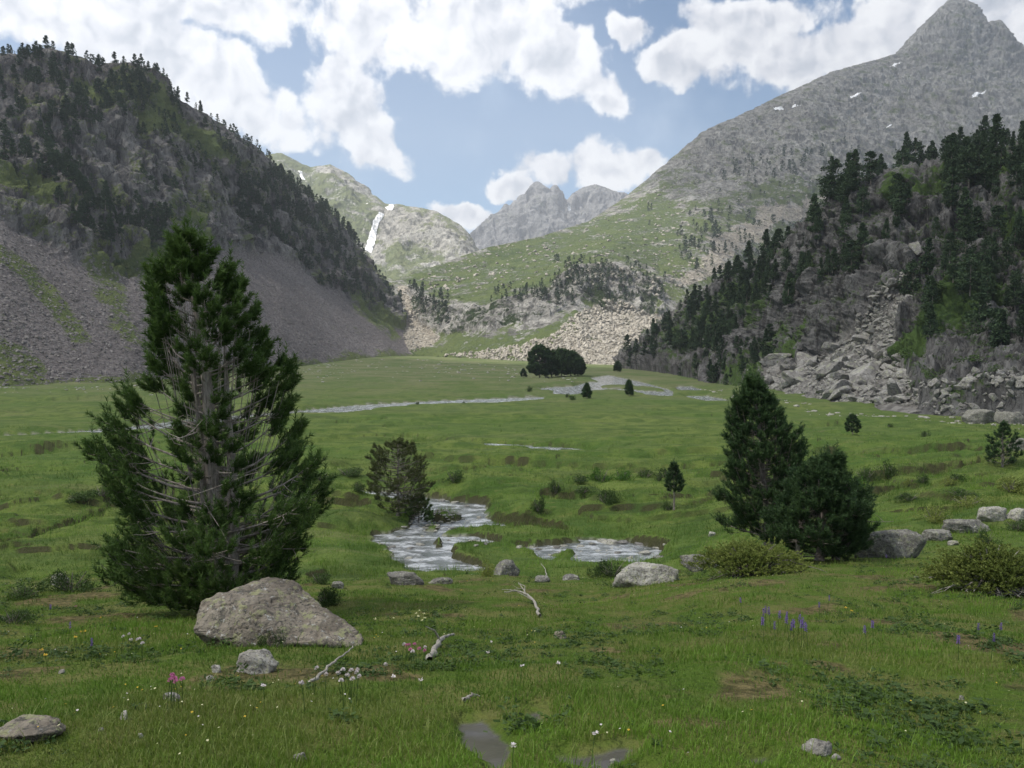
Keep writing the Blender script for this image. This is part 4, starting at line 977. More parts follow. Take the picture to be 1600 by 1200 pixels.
MID = [far_pine(420, 320 + i, 0.085, wid=0.24 + .03 * (i % 3), shape=.55 + .1 * (i % 2)) for i in range(5)]
HIGH = [far_pine(2000, 340 + i, 0.045, wid=(.19, .26, .22, .30, .18, .25)[i], shape=(.6, .42, .7, .35, .5, .8)[i], lean=.03 * (i % 3)) for i in range(6)]
def tree_mesh(t, name='pine_tree'): return mesh_np(name, t[0], t[1], [M['far_needle'], M['bark']], False, {'tint': t[2]}, t[3], link=False)
MID_M = [tree_mesh(t) for t in MID]
def split_mesh(t):
    """crown and trunk as separate meshes for the nearer trees"""
    nl = (t[3] == 0).sum(); nv = nl * 3
    return (mesh_np('crown', t[0][:nv], t[1][:nl], [M['far_needle']], False, {'tint': t[2][:nv]}, link=False),
            mesh_np('trunk', t[0][nv:], t[1][nl:] - nv, [M['bark']], True, link=False))
HIGH_M = [split_mesh(t) for t in HIGH]
zones = [  # slope, outlines, count, height range, label, group
 ('mountain_left', [[(425,262),(520,345),(600,440),(622,492),(580,490),(500,445),(440,385),(380,370),(360,300)]], 620, (6, 11), 'dark pine in the dense wood hanging on the right flank of the left mountain'),
 ('mountain_left', [[(-60,80),(240,108),(270,170),(200,200),(120,230),(60,300),(-60,330)]], 340, (5.5, 10), 'dark pine among the crags at the upper left'),
 ('mountain_left', [[(120,150),(240,120),(440,270),(440,380),(380,360),(250,250)]], 240, (5, 9), 'pine on the upper crags of the left mountain'),
 ('mountain_left', [[(50,285),(110,275),(190,370),(260,350),(250,395),(170,410),(110,370)]], 170, (6, 10), 'pine in the patch of wood just above the left scree'),
 ('mountain_left', [[(0,330),(100,280),(330,280),(440,340),(440,380),(300,370),(200,420)]], 90, (4, 8), 'lone pine on the broken ground above the scree'),
 ('mountain_right', [[(865,415),(892,405),(960,408),(1030,430),(1035,478),(965,488),(900,450)]], 150, (4, 9), 'pine on the dark crag above the sunlit scree'),
 ('mountain_right', [[(760,462),(860,440),(895,425),(896,490),(860,478),(770,480)]], 110, (4, 8), 'pine along the edge of the small central cliff'),
 ('mountain_right', [[(640,450),(700,468),(706,512),(690,515),(650,482)]], 45, (6, 11), 'pine on the small crag by the ravine'),
 ('mountain_right', [[(1060,375),(1120,350),(1250,360),(1280,420),(1160,440),(1060,420)]], 150, (8, 14), 'pine in the dark groves on the flank of the right mountain'),
 ('mountain_right', [[(1120,270),(1250,245),(1340,240),(1350,290),(1240,300),(1130,310)]], 75, (11, 18), 'pine in the thin row halfway up the right mountain'),
 ('mountain_right', [[(1000,330),(1340,230),(1340,380),(1040,460)]], 90, (6, 12), 'lone pine on the grassy flank of the right mountain'),
 ('cliff_right', [[(972,578),(1000,545),(1060,500),(1150,432),(1240,405),(1245,450),(1210,500),(1170,560),(1060,575)]], 210, (5.5, 11), 'dark pine in the wood left of the right hand cliff'),
 ('cliff_right', [[(1285,345),(1300,325),(1400,270),(1500,250),(1600,233),(1640,240),(1640,340),(1500,330),(1400,300),(1340,370),(1290,400)]], 90, (6, 12), 'tall dark pine on top of the right hand cliff'),
 ('cliff_right', [[(1470,330),(1640,310),(1640,540),(1560,500),(1500,430)]], 26, (5, 11), 'dark pine clinging to the right end of the cliff'),
 ('cliff_right', [[(1240,400),(1340,370),(1400,330),(1480,400),(1400,430),(1300,480),(1230,530)]], 34, (5, 10), 'pine rooted in a ledge of the right hand cliff'),
 ('cliff_right', [[(1420,470),(1520,440),(1600,520),(1600,600),(1450,590)]], 22, (5, 10), 'pine on the broken slope at the far right'),
 ('cliff_right', [[(1060,590),(1180,560),(1240,520),(1230,570),(1190,600),(1110,612)]], 60, (3, 6), 'low dark pine at the foot of the right hand cliff'),
]
r_ = np.random.default_rng(99)
cand = []
for (terr, polys, n, (h0, h1), lb) in zones:
    P, Q = in_polys_terr(terr, polys, n, r_)
    # gather into clumps
    cl = fbm(P[:, 0] / 45, P[:, 1] / 45, P[:, 2] / 45, o=2); keep = (cl + r_.normal(0, .25, len(P)) > -0.22) if n > 60 else np.ones(len(P), bool)
    hh = h0 + (h1 - h0) * r_.random(len(P))**1.3
    for p, h, k in zip(P, hh, keep):
        if k: cand.append((p, h, lb))
# trees standing on the skylines
def skyline(terr, x0, x1, n, h0, h1, lb, back=0):
    G, PX, PY = TERR[terr]; rr = G[-1 - back]; j = np.searchsorted(PX[0], np.sort(r_.uniform(x0, x1, n)))
    for i in j: cand.append((rr[min(i, rr.shape[0] - 1)] + [0, 0, -0.6], h0 + (h1 - h0) * r_.random()**1.6, lb))
skyline('mountain_left', 0, 260, 46, 2.5, 6.5, 'pine on the skyline at the upper left')
skyline('mountain_left', 262, 440, 30, 3, 8, 'pine on the sloping skyline of the left mountain')
skyline('mountain_left', 440, 615, 46, 5, 11, 'pine on the steep lower skyline of the left ridge')
skyline('cliff_right', 1300, 1600, 30, 6, 13, 'tall pine on the skyline of the right hand cliff')
for (x, h, lb) in [(1418, 17, 'tallest spire shaped pine on the skyline of the right hand cliff'), (1306, 12, 'leftmost tall pine on the cliff edge'), (1535, 15, 'tall bushy pine on the skyline of the cliff near the right edge')]:
    G, PX, PY = TERR['cliff_right']; cand.append((G[-1, np.searchsorted(PX[0], x)] + [0, 0, -.5], h, lb))
for (x, h, lb) in [(276, 9, 'round topped lone pine on the left skyline just right of the shoulder'), (313, 8.5, 'second lone pine on the left skyline, down the slope from the first'), (509, 12, 'wide crowned lone pine on the steep skyline of the left ridge')]:
    G, PX, PY = TERR['mountain_left']; cand.append((G[-1, np.searchsorted(PX[0], x)] + [0, 0, -.5], h, lb))
cand.sort(key=lambda c: -c[1] / c[0][1])
infr = [c for c in cand if abs(c[0][0] / c[0][1]) < 0.66]
ind, rest = infr[:270], infr[270:] + [c for c in cand if abs(c[0][0] / c[0][1]) >= 0.66]
for i, (p, h, lb) in enumerate(ind):
    near = p[1] < 520
    wd = h * r_.uniform(0.85, 1.4); rz = r_.uniform(0, 6.28)
    if near:
        o = empty('pine_tree', p, rz); o.scale = (wd, wd, h)
        for me in HIGH_M[i % 6]:
            c = bpy.data.objects.new(me.name.split('.')[0], me); COL.objects.link(c); c.parent = o
    else:
        o = bpy.data.objects.new('pine_tree', MID_M[i % 5]); COL.objects.link(o); o.location = p; o.rotation_euler[2] = rz; o.scale = (wd, wd, h)
    tag(o, lb, 'pine tree', lb.replace('dark pine', 'dark pines').replace('tall pine', 'tall pines').replace('lone pine', 'lone pines'))
parts, tints, mi = [], [], []
P = np.array([c[0] for c in rest]); H = np.array([c[1] for c in rest]); rot = r_.uniform(0, 6.28, len(P))
nearm = (H / P[:, 1]) > 0.0125
for lib, sel in ((MID, nearm), (LOW, ~nearm)):
    idx = np.where(sel)[0]
    for k, t in enumerate(lib):
        s_ = idx[k::len(lib)]
        if not len(s_): continue
        an = np.ones((len(s_), 3)); an[:, :2] = r_.uniform(.85, 1.4, len(s_))[:, None]
        parts.append(merged('', (t[0], t[1]), P[s_], H[s_], rot[s_], None, aniso=an)); tints.append(np.clip(np.tile(t[2], len(s_)) * .7 + np.repeat(r_.random(len(s_)) * .4, len(t[2])), 0, 1)); mi.append(np.tile(t[3], len(s_)))
V, F = combine(parts)
tag(mesh_np('forest', V, F, [M['far_needle'], M['bark']], False, {'tint': np.concatenate(tints)}, np.concatenate(mi)), 'countless small dark pines covering the crags and flanks of the mountains', 'forest', kind='stuff')

# ------------------------------------------------------------------ pines built limb by limb
def tube(pts, rad, seg=6):
    """tapered tube along pts (k,3)"""
    pts = np.asarray(pts, float); k = len(pts); t = np.gradient(pts, axis=0); t /= np.linalg.norm(t, axis=1)[:, None] + 1e-9
    ref = np.where(np.abs(t[:, 2:3]) > 0.9, [[1.0, 0, 0]], [[0, 0, 1.0]])
    a = np.cross(t, ref); a /= np.linalg.norm(a, axis=1)[:, None]; b = np.cross(t, a)
    th = np.arange(seg) / seg * 2 * math.pi
    V = pts[:, None] + (a[:, None] * np.cos(th)[None, :, None] + b[:, None] * np.sin(th)[None, :, None]) * np.asarray(rad)[:, None, None]
    i = np.arange(k - 1)[:, None] * seg + np.arange(seg)[None]; j = np.arange(k - 1)[:, None] * seg + (np.arange(seg)[None] + 1) % seg
    F = np.stack([i, j, j + seg, i + seg], -1).reshape(-1, 4)
    return V.reshape(-1, 3), F
def needles(A, B, per, ln, wd, r_, spread=0.75, up=0.25):
    """needles bristling along shoots A->B ; per needles each"""
    n = len(A); t = r_.random((n, per)); t = t**0.8
    d = B - A; L = np.linalg.norm(d, axis=1, keepdims=True); u = d / (L + 1e-9)
    base = A[:, None] + d[:, None] * t[..., None]
    q = r_.normal(size=(n, per, 3)); q -= (q * u[:, None]).sum(-1, keepdims=True) * u[:, None]; q /= np.linalg.norm(q, axis=-1, keepdims=True) + 1e-9
    dirn = u[:, None] * (1 - spread * r_.uniform(.6, 1.2, (n, per, 1)) * .62) + q * spread * r_.uniform(.6, 1.2, (n, per, 1)); dirn[..., 2] += up * .4
    dirn /= np.linalg.norm(dirn, axis=-1, keepdims=True)
    s = np.cross(dirn, r_.normal(size=(n, per, 3))); s /= np.linalg.norm(s, axis=-1, keepdims=True) + 1e-9
    l = ln * r_.uniform(.75, 1.2, (n, per, 1))
    V = np.stack([base - s * wd * .5, base + s * wd * .5, base + dirn * l], 2).reshape(-1, 3)
    F = np.arange(n * per * 3).reshape(-1, 3)
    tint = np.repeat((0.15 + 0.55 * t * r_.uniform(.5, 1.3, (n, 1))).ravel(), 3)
    return V, F, tint
def build_pine(px, py, H, prof, label, seed, stems=((0, 0, 0, 0, 1.0),), trunk_r=0.10, nbr=90, shoots=14, per=60, nl=0.075, nw=0.010, shoot_len=0.28,
               bare=None, mat='needle', upcurve=0.55, yscale=0.95, loc=None, axis=None, group=None, cat='pine tree', droop=0.0, name='pine_tree', inner=0.42, dead=0, hpow=0.92, hmin=0.03, bark='bark'):
    """prof: (height, left radius, right radius) rows in metres"""
    r_ = np.random.default_rng(seed); p = loc or hit(px, py)
    root = empty(name, p); tag(root, label, cat, group)
    pr = np.array(prof, float); ax = np.array(axis or [(0, 0), (H, 0)], float)
    def axis_x(h): return np.interp(h, ax[:, 0], ax[:, 1])
    stem_pts = []
    for si, (bx, by, tx, ty, hf) in enumerate(stems):
        k = 14; t = np.linspace(0, 1, k); hh = t * H * hf
        e_ = 1 - (1 - t)**1.6
        x = axis_x(hh) + bx * (1 - t) + tx * t + 0.02 * np.sin(hh * 2.3 + si * 2); y = by * (1 - t) + ty * t + 0.03 * np.sin(hh * 1.7 + si)
        rad = trunk_r * (1 - t)**0.75 * (0.9 if si else 1) * (0.7 + .3 * hf) + 0.008; rad[0] *= 1.45
        pts = np.stack([x, y, hh - 0.12 * (t == 0)], -1); stem_pts.append(pts)
        V, F = tube(pts, rad, 9); V = V + 0.006 * np.stack([fbm(V[:, 0] * 12, V[:, 1] * 12, V[:, 2] * 3, o=3)] * 3, -1)
        mesh_np('trunk', V, F, M[bark], True, parent=root)
    SA, SB, bparts = [], [], []
    gold = 2.39996
    for i in range(nbr):
        f = (i + .5) / nbr; h = H * (hmin + (.98 - hmin) * f**hpow); phi = i * gold + r_.normal() * .3
        si = r_.integers(0, len(stems))
        if h > H * stems[si][4] * .96: si = 0
        sp = stem_pts[si]; o_ = np.array([np.interp(h, sp[:, 2], sp[:, 0]), np.interp(h, sp[:, 2], sp[:, 1]), h])
        # rises towards the tip, so aim at the outline a little higher
        rise = upcurve * (0.12 + 0.95 * f)
        c = math.cos(phi)
        def rad_at(hz): return np.interp(hz, pr[:, 0], pr[:, 1]) * max(0, -c) + np.interp(hz, pr[:, 0], pr[:, 2]) * max(0, c) + (0.5 * np.interp(hz, pr[:, 0], pr[:, 1]) + .5 * np.interp(hz, pr[:, 0], pr[:, 2])) * (1 - abs(c))
        Rr = rad_at(h); hz = min(H * .99, h + Rr * rise * .6); L = rad_at(hz) * r_.uniform(.72, 1.05) * (1 if abs(c) > .3 else yscale)
        front = bare is not None and len(bare[0]) > 3 and math.sin(phi) < -0.4 and 1.3 < h < H * .58
        if front: L *= .40
        L = max(L, 0.10)
        s = np.linspace(0, 1, 7); z = L * (rise * s**1.9 + 0.10 * s - droop * s * (1 - s) * 2)
        wob = np.cumsum(r_.normal(0, .03, 7)) * L
        q = np.stack([o_[0] + np.cos(phi) * L * s - np.sin(phi) * wob, o_[1] + np.sin(phi) * L * s + np.cos(phi) * wob, h + z], -1)
        # pull towards the outline centre line
        q[:, 0] += (axis_x(h) - o_[0]) * s
        br = 0.010 + 0.016 * L * (1 - f * .4); bparts.append(tube(q, br * (1 - s * .8), 5))
        b0 = inner if bare is None else np.interp(h, bare[0], bare[1])
        ns = int(shoots * (0.4 + 0.75 * L / pr[:, 1:].max()) * (1 if f < .85 else 1.4)) + 2
        if front: ns = 6
        ts = b0 + (1 - b0) * r_.random(ns)**0.8; ts[0] = .97; side = np.where(r_.random(ns) < .5, -1, 1)
        base = np.stack([np.interp(ts, s, q[:, j]) for j in range(3)], -1)
        out = np.array([np.cos(phi), np.sin(phi), 0.0]); lat = np.array([-np.sin(phi), np.cos(phi), 0.0])
        la = (1.15 - ts) * 0.55 * L + .05
        sd = side * r_.uniform(.1, 1, ns); 
        mid = base + out * (la * .5)[:, None] + lat * (la * sd)[:, None] + np.array([0, 0, 1]) * (la * r_.uniform(-.25, .55, ns))[:, None]
        mid[0] = base[0]
        sl = shoot_len * r_.uniform(.6, 1.25, ns) * (1 - .45 * f)
        dv = out * .55 + lat * (sd * .45)[:, None] + np.array([0, 0, 1.0]) * r_.uniform(.35, 1.3, ns)[:, None]
        dv /= np.linalg.norm(dv, axis=1)[:, None]
        for j in range(ns):
            if j % 2 == 0: bparts.append(tube([base[j], (base[j] + mid[j]) / 2 + [0, 0, -.01], mid[j], mid[j] + dv[j] * sl[j] * .7], [br * .3, br * .24, br * .18, .002], 4))
        SA.append(mid); SB.append(mid + dv * sl[:, None])
        # foliage along the twig that leads to the shoot
        SA.append(base * .35 + mid * .65); SB.append(mid + dv * (sl * .3)[:, None])
        # upright candle at the end of the limb
        SA.append(q[-1:] + [0, 0, -.03]); SB.append(q[-1:] + out * .05 + np.array([0, 0, shoot_len * r_.uniform(.9, 1.5)]))
    # leader
    tp = stem_pts[0][-1]; k = 10
    a = tp - np.stack([0 * np.arange(k), 0 * np.arange(k), np.linspace(0, H * .12, k)], -1)
    dv = r_.normal(size=(k, 3)) * [.35, .35, 0] + [0, 0, 1.0]; SA.append(a); SB.append(a + dv * shoot_len * 0.7)
    if dead:
        for i in range(dead):
            sp = stem_pts[r_.integers(0, len(stems))]; h = H * r_.uniform(.08, .52); phi = r_.uniform(0, 6.28) if i % 3 else r_.uniform(3.6, 5.8)
            o_ = np.array([np.interp(h, sp[:, 2], sp[:, 0]), np.interp(h, sp[:, 2], sp[:, 1]), h]); L = r_.uniform(.35, 1.15)
            s = np.linspace(0, 1, 6); q = np.stack([o_[0] + np.cos(phi) * L * s + np.cumsum(r_.normal(0, .03, 6)), o_[1] + np.sin(phi) * L * s, h + L * (s * r_.uniform(-.25, .25) + .15 * s**2)], -1)
            bparts.append(tube(q, .016 * (1 - s * .75), 5))
            for jj in (2, 3, 4):
                e = q[jj] + r_.normal(size=3) * L * .22 + [0, 0, -.02]; bparts.append(tube([q[jj], (q[jj] + e) / 2 + r_.normal(size=3) * .02, e], [.007, .005, .003], 4))
    V, F = combine(bparts); mesh_np('branches', V, F, M[bark], True, parent=root)
    A, B = np.concatenate(SA), np.concatenate(SB)
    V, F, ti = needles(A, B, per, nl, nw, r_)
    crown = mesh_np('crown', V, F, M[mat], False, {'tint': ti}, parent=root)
    return root, A
K = 13.6 / 1250
bp = hit(340, 962)
K = bp.y / 1250
def hp(y): return (962 - y) * K
ax_px = [(962, 342), (850, 345), (700, 338), (600, 330), (500, 318), (430, 312), (345, 303)]
axl = [(hp(y), (x - 342) * K) for y, x in ax_px]
ol = [(345, 303, 303), (380, 290, 318), (400, 276, 332), (425, 262, 366), (440, 247, 372), (480, 246, 398), (520, 240, 404), (560, 232, 408), (585, 220, 424), (610, 216, 450), (650, 208, 458), (690, 172, 474), (720, 168, 486),
      (750, 172, 500), (780, 196, 522), (820, 196, 516), (860, 188, 486), (900, 186, 468), (940, 200, 440), (962, 230, 410)]
prof = sorted([(hp(y), (np.interp(y, [345, 430, 500, 600, 700, 850, 962], [303, 312, 318, 330, 338, 345, 342]) - l) * K, (r - np.interp(y, [345, 430, 500, 600, 700, 850, 962], [303, 312, 318, 330, 338, 345, 342])) * K) for y, l, r in ol])
HB = hp(345)
big, _ = build_pine(0, 0, HB - .18, prof, 'tallest foreground pine with three bare grey stems showing through its open middle', 5,
    stems=((0.0, 0, 0, 0, 1.0), (-0.13, 0.12, -0.22, 0.1, .74), (0.20, -0.05, 0.30, 0.05, .72)), trunk_r=0.13, nbr=160, shoots=19, per=50, nl=0.082, nw=0.0125, shoot_len=0.30,
    bare=([0, .5, 1.3, 2.6, 4.0, 5.0, HB], [.15, .2, .45, .68, .50, .2, .05]), upcurve=.55, loc=bp, axis=axl, dead=30, yscale=.62, hpow=1.35, bark='pale_bark')
# small side pine seen at the left edge of the big one
build_pine(188, 905, 1.0, [(0, .1, .1), (1, .1, .1)], 'x', 6, nbr=2) if False else None

p2 = hit(1235, 866); K2 = p2.y / 1250
o2 = [(590, 1180, 1180), (620, 1160, 1200), (650, 1146, 1226), (700, 1136, 1258), (730, 1138, 1264), (760, 1142, 1266), (790, 1128, 1262), (815, 1136, 1262), (840, 1134, 1262), (866, 1160, 1250)]
a2 = [(590, 1181), (700, 1195), (800, 1205), (866, 1210)]
axf = lambda y: np.interp(y, [q[0] for q in a2], [q[1] for q in a2])
build_pine(0, 0, (866 - 590) * K2, sorted([((866 - y) * K2, (axf(y) - l) * K2, (r - axf(y)) * K2) for y, l, r in o2]), 'taller pointed pine of the dense pair at the right', 21,
    trunk_r=.11, nbr=120, shoots=24, per=32, nl=.10, nw=.017, shoot_len=.30, bare=([0, 5.5], [.3, .12]), loc=Vector((p2.x - 25 * K2, p2.y + .5, p2.z)), axis=sorted([((866 - y) * K2, (x - 1210) * K2) for y, x in a2]), mat='needle_deep', dead=14, yscale=.8)
o3 = [(715, 1300, 1302), (740, 1262, 1312), (765, 1238, 1330), (790, 1222, 1356), (815, 1212, 1354), (840, 1206, 1350), (862, 1206, 1344), (876, 1225, 1330)]
a3 = [(715, 1301), (760, 1288), (800, 1285), (876, 1280)]
axg = lambda y: np.interp(y, [q[0] for q in a3], [q[1] for q in a3])
p3 = hit(1280, 876); K3 = p3.y / 1250
build_pine(0, 0, (876 - 715) * K3, sorted([((876 - y) * K3, (axg(y) - l) * K3, (r - axg(y)) * K3) for y, l, r in o3]), 'lower broad bushy pine of the dense pair at the right', 22,
    stems=((0, 0, 0, 0, 1.0), (-.5, 0, -.5, 0, .8), (.45, .1, .5, .1, .75)), trunk_r=.09, nbr=100, shoots=24, per=30, nl=.10, nw=.017, shoot_len=.30, bare=([0, 3], [.3, .1]), loc=p3, axis=sorted([((876 - y) * K3, (x - 1280) * K3) for y, x in a3]), mat='needle_deep', dead=14, yscale=.8)
# round olive pine by the stream
p4 = hit(622, 806); K4 = p4.y / 1250
o4 = [(690, 615, 635), (700, 592, 655), (720, 578, 670), (745, 574, 676), (770, 580, 676), (790, 590, 672), (806, 600, 655)]
build_pine(0, 0, (806 - 690) * K4, sorted([((806 - y) * K4, (624 - l) * K4, (r - 624) * K4) for y, l, r in o4]), 'round crowned olive green pine on the stream bank', 23,
    trunk_r=.09, nbr=80, shoots=15, per=20, nl=.12, nw=.022, shoot_len=.24, bare=([0, 4.5], [.5, .25]), loc=p4, mat='needle_olive', upcurve=.3, yscale=1)
small = [  # px, base, height px, half-width px, label, seed, material
 (654, 818, 44, 30, 'small low pine at the water beside the round olive pine', 31, 'needle'),
 (1053, 797, 72, 17, 'little pine on a thin bare stem in the middle of the meadow', 32, 'needle_deep'),
 (1566, 730, 68, 27, 'small dark cone shaped pine near the right edge', 33, 'needle_deep'),
 (983, 619, 23, 6, 'tiny pointed pine on the bank of the far river', 34, 'needle_deep'),
 (917, 623, 22, 7, 'small bushy pine left of the tiny pointed one by the far river', 35, 'needle_deep'),
 (965, 581, 14, 5, 'tiny pine at the edge of the wood left of the far cliff', 36, 'needle_deep'),
 (1332, 680, 28, 12, 'small round pine alone in the right meadow', 37, 'needle_deep'),
]
for (px, py, hpx, wpx, lb, sd_, mt) in small:
    p = hit(px, py); k = p.y / 1250; H = hpx * k; w = wpx * k
    bareb = 0.42 if sd_ == 32 else 0.0
    rows = [(0, w * .5 * (1 - bareb * 2.4), w * .5 * (1 - bareb * 2.4)), (H * .18, w * (1 if not bareb else .06), w * (1 if not bareb else .06)), (H * .45, w * .92, w * .85), (H * .7, w * .6, w * .62), (H, .02, .02)]
    if sd_ == 37: rows = [(0, w * .8, w * .7), (H * .3, w, w), (H * .7, w * .8, w * .7), (H, w * .2, w * .2)]
    big_ = hpx > 40; w *= 1.1 + .1 * (sd_ % 3)
    build_pine(0, 0, H, rows, lb, sd_, trunk_r=.05 * H / 2.5, hmin=.36 if bareb else .03, nbr=34 if big_ else 26, shoots=8 if big_ else 6, per=16 if big_ else 11, nl=.11 * max(.8, k / .03), nw=.028 * max(.7, k / .03), shoot_len=.2 * H / 2.2, bare=([0, H], [.2, .1]), loc=p, mat=mt)
# the clump of old pines far out on the plain
for i, (px, py, hpx, wpx, lb) in enumerate([(843, 590, 48, 18, 'tallest left hand pine of the dark clump far out on the plain'), (862, 589, 38, 15, 'second pine from the left in the dark clump on the plain'),
    (877, 588, 40, 15, 'middle pine of the dark clump on the plain'), (892, 588, 36, 14, 'fourth pine of the dark clump on the plain'), (903, 587, 27, 10, 'lowest right hand pine of the dark clump on the plain')]):
    p = hit(px, py); k = p.y / 1250; H = hpx * k; w = wpx * k
    build_pine(0, 0, H, [(0, w * .7, w * .6), (H * .25, w, w), (H * .6, w, w * .95), (H * .85, w * .7, w * .7), (H, w * .25, w * .25)], lb, 50 + i, trunk_r=.2, nbr=60, shoots=14, per=18, nl=.75, nw=.26, shoot_len=1.0, bare=([0, H], [.3, .2]),
        loc=p, mat='needle_deep', group='clump of pines far out on the plain', upcurve=.35)
p = hit(818, 590); build_pine(0, 0, 12 * p.y / 1250, [(0, 1, 1), (1.2, 1.2, 1.2), (2.6, .3, .3)], 'tiny pine standing just left of the dark clump on the plain', 58, nbr=24, shoots=8, per=12, nl=.5, nw=.16, shoot_len=.5, loc=p, mat='needle_deep')

# ------------------------------------------------------------------ shrubs
def bush_mesh(nleaf, seed, leaf=.07, lumps=9, flat=.6, elong=1.7):
    r_ = np.random.default_rng(seed)
    c = np.stack([r_.normal(0, .45, lumps), r_.normal(0, .42, lumps), np.abs(r_.normal(.32, .22, lumps))], -1); rr = r_.uniform(.25, .5, lumps)
    k = r_.integers(0, lumps, nleaf); d = r_.normal(size=(nleaf, 3)); d /= np.linalg.norm(d, axis=1)[:, None]
    P = c[k] + d * (rr[k] * r_.uniform(.55, 1.15, nleaf))[:, None]; P = P[P[:, 2] > 0]; n = len(P); k = k[:n]
    P[:, 2] *= flat / .6; P[:, :2] *= 0.85
    u = r_.normal(size=(n, 3)); u[:, 2] = np.abs(u[:, 2]) + .3; u /= np.linalg.norm(u, axis=1)[:, None]
    e = np.cross(u, r_.normal(size=(n, 3))); e /= np.linalg.norm(e, axis=1)[:, None]; s = leaf * r_.uniform(.6, 1.3, n)[:, None]
    V = np.stack([P, P + e * s * .32 + u * s * .5 * elong, P + u * s * elong, P - e * s * .32 + u * s * .5 * elong], 1).reshape(-1, 3)
    F = np.arange(n * 4).reshape(-1, 4)
    V /= max(np.ptp(V[:, 0]) / 2, 1e-3)
    V[:, 2] /= V[:, 2].max()
    return V, F, np.repeat(r_.random(lumps)[r_.integers(0, lumps, n)] * .5 + r_.random(n) * .5, 4)
BUSH = {}
def bush(px, py, wpx, hpx, label, mt, seed, nleaf=1500, leaf=.07, name='shrub', cat='shrub', group=None, depth=.8, stems=True):
    p = hit(px, py); k = p.y / 1250
    root = empty(name, p, random.Random(seed).uniform(-.4, .4)); w = wpx * k / 2; h = hpx * k
    root.scale = (w, w * depth, h)
    key = (seed % 5, mt, nleaf)
    if key not in BUSH:
        V, F, t = bush_mesh(nleaf, 700 + seed % 5, leaf); BUSH[key] = mesh_np('foliage', V, F, M[mt], False, {'tint': t}, link=False)
        r_ = np.random.default_rng(seed); parts = []
        for i in range(16):
            a = r_.uniform(0, 6.28); e = np.array([math.cos(a) * .7 * r_.random(), math.sin(a) * .7 * r_.random(), r_.uniform(.3, .8)])
            parts.append(tube([[e[0] * .1, e[1] * .1, -.1], e * [.5, .5, .4], e], [.03, .02, .008], 4))
        V, F = combine(parts); BUSH[key + (1,)] = mesh_np('stems', V, F, M['bark'], True, link=False)
    for q in (BUSH[key], BUSH[key + (1,)]):
        c = bpy.data.objects.new(q.name.split('.')[0], q); COL.objects.link(c); c.parent = root
    tag(root, label, cat, group); return root
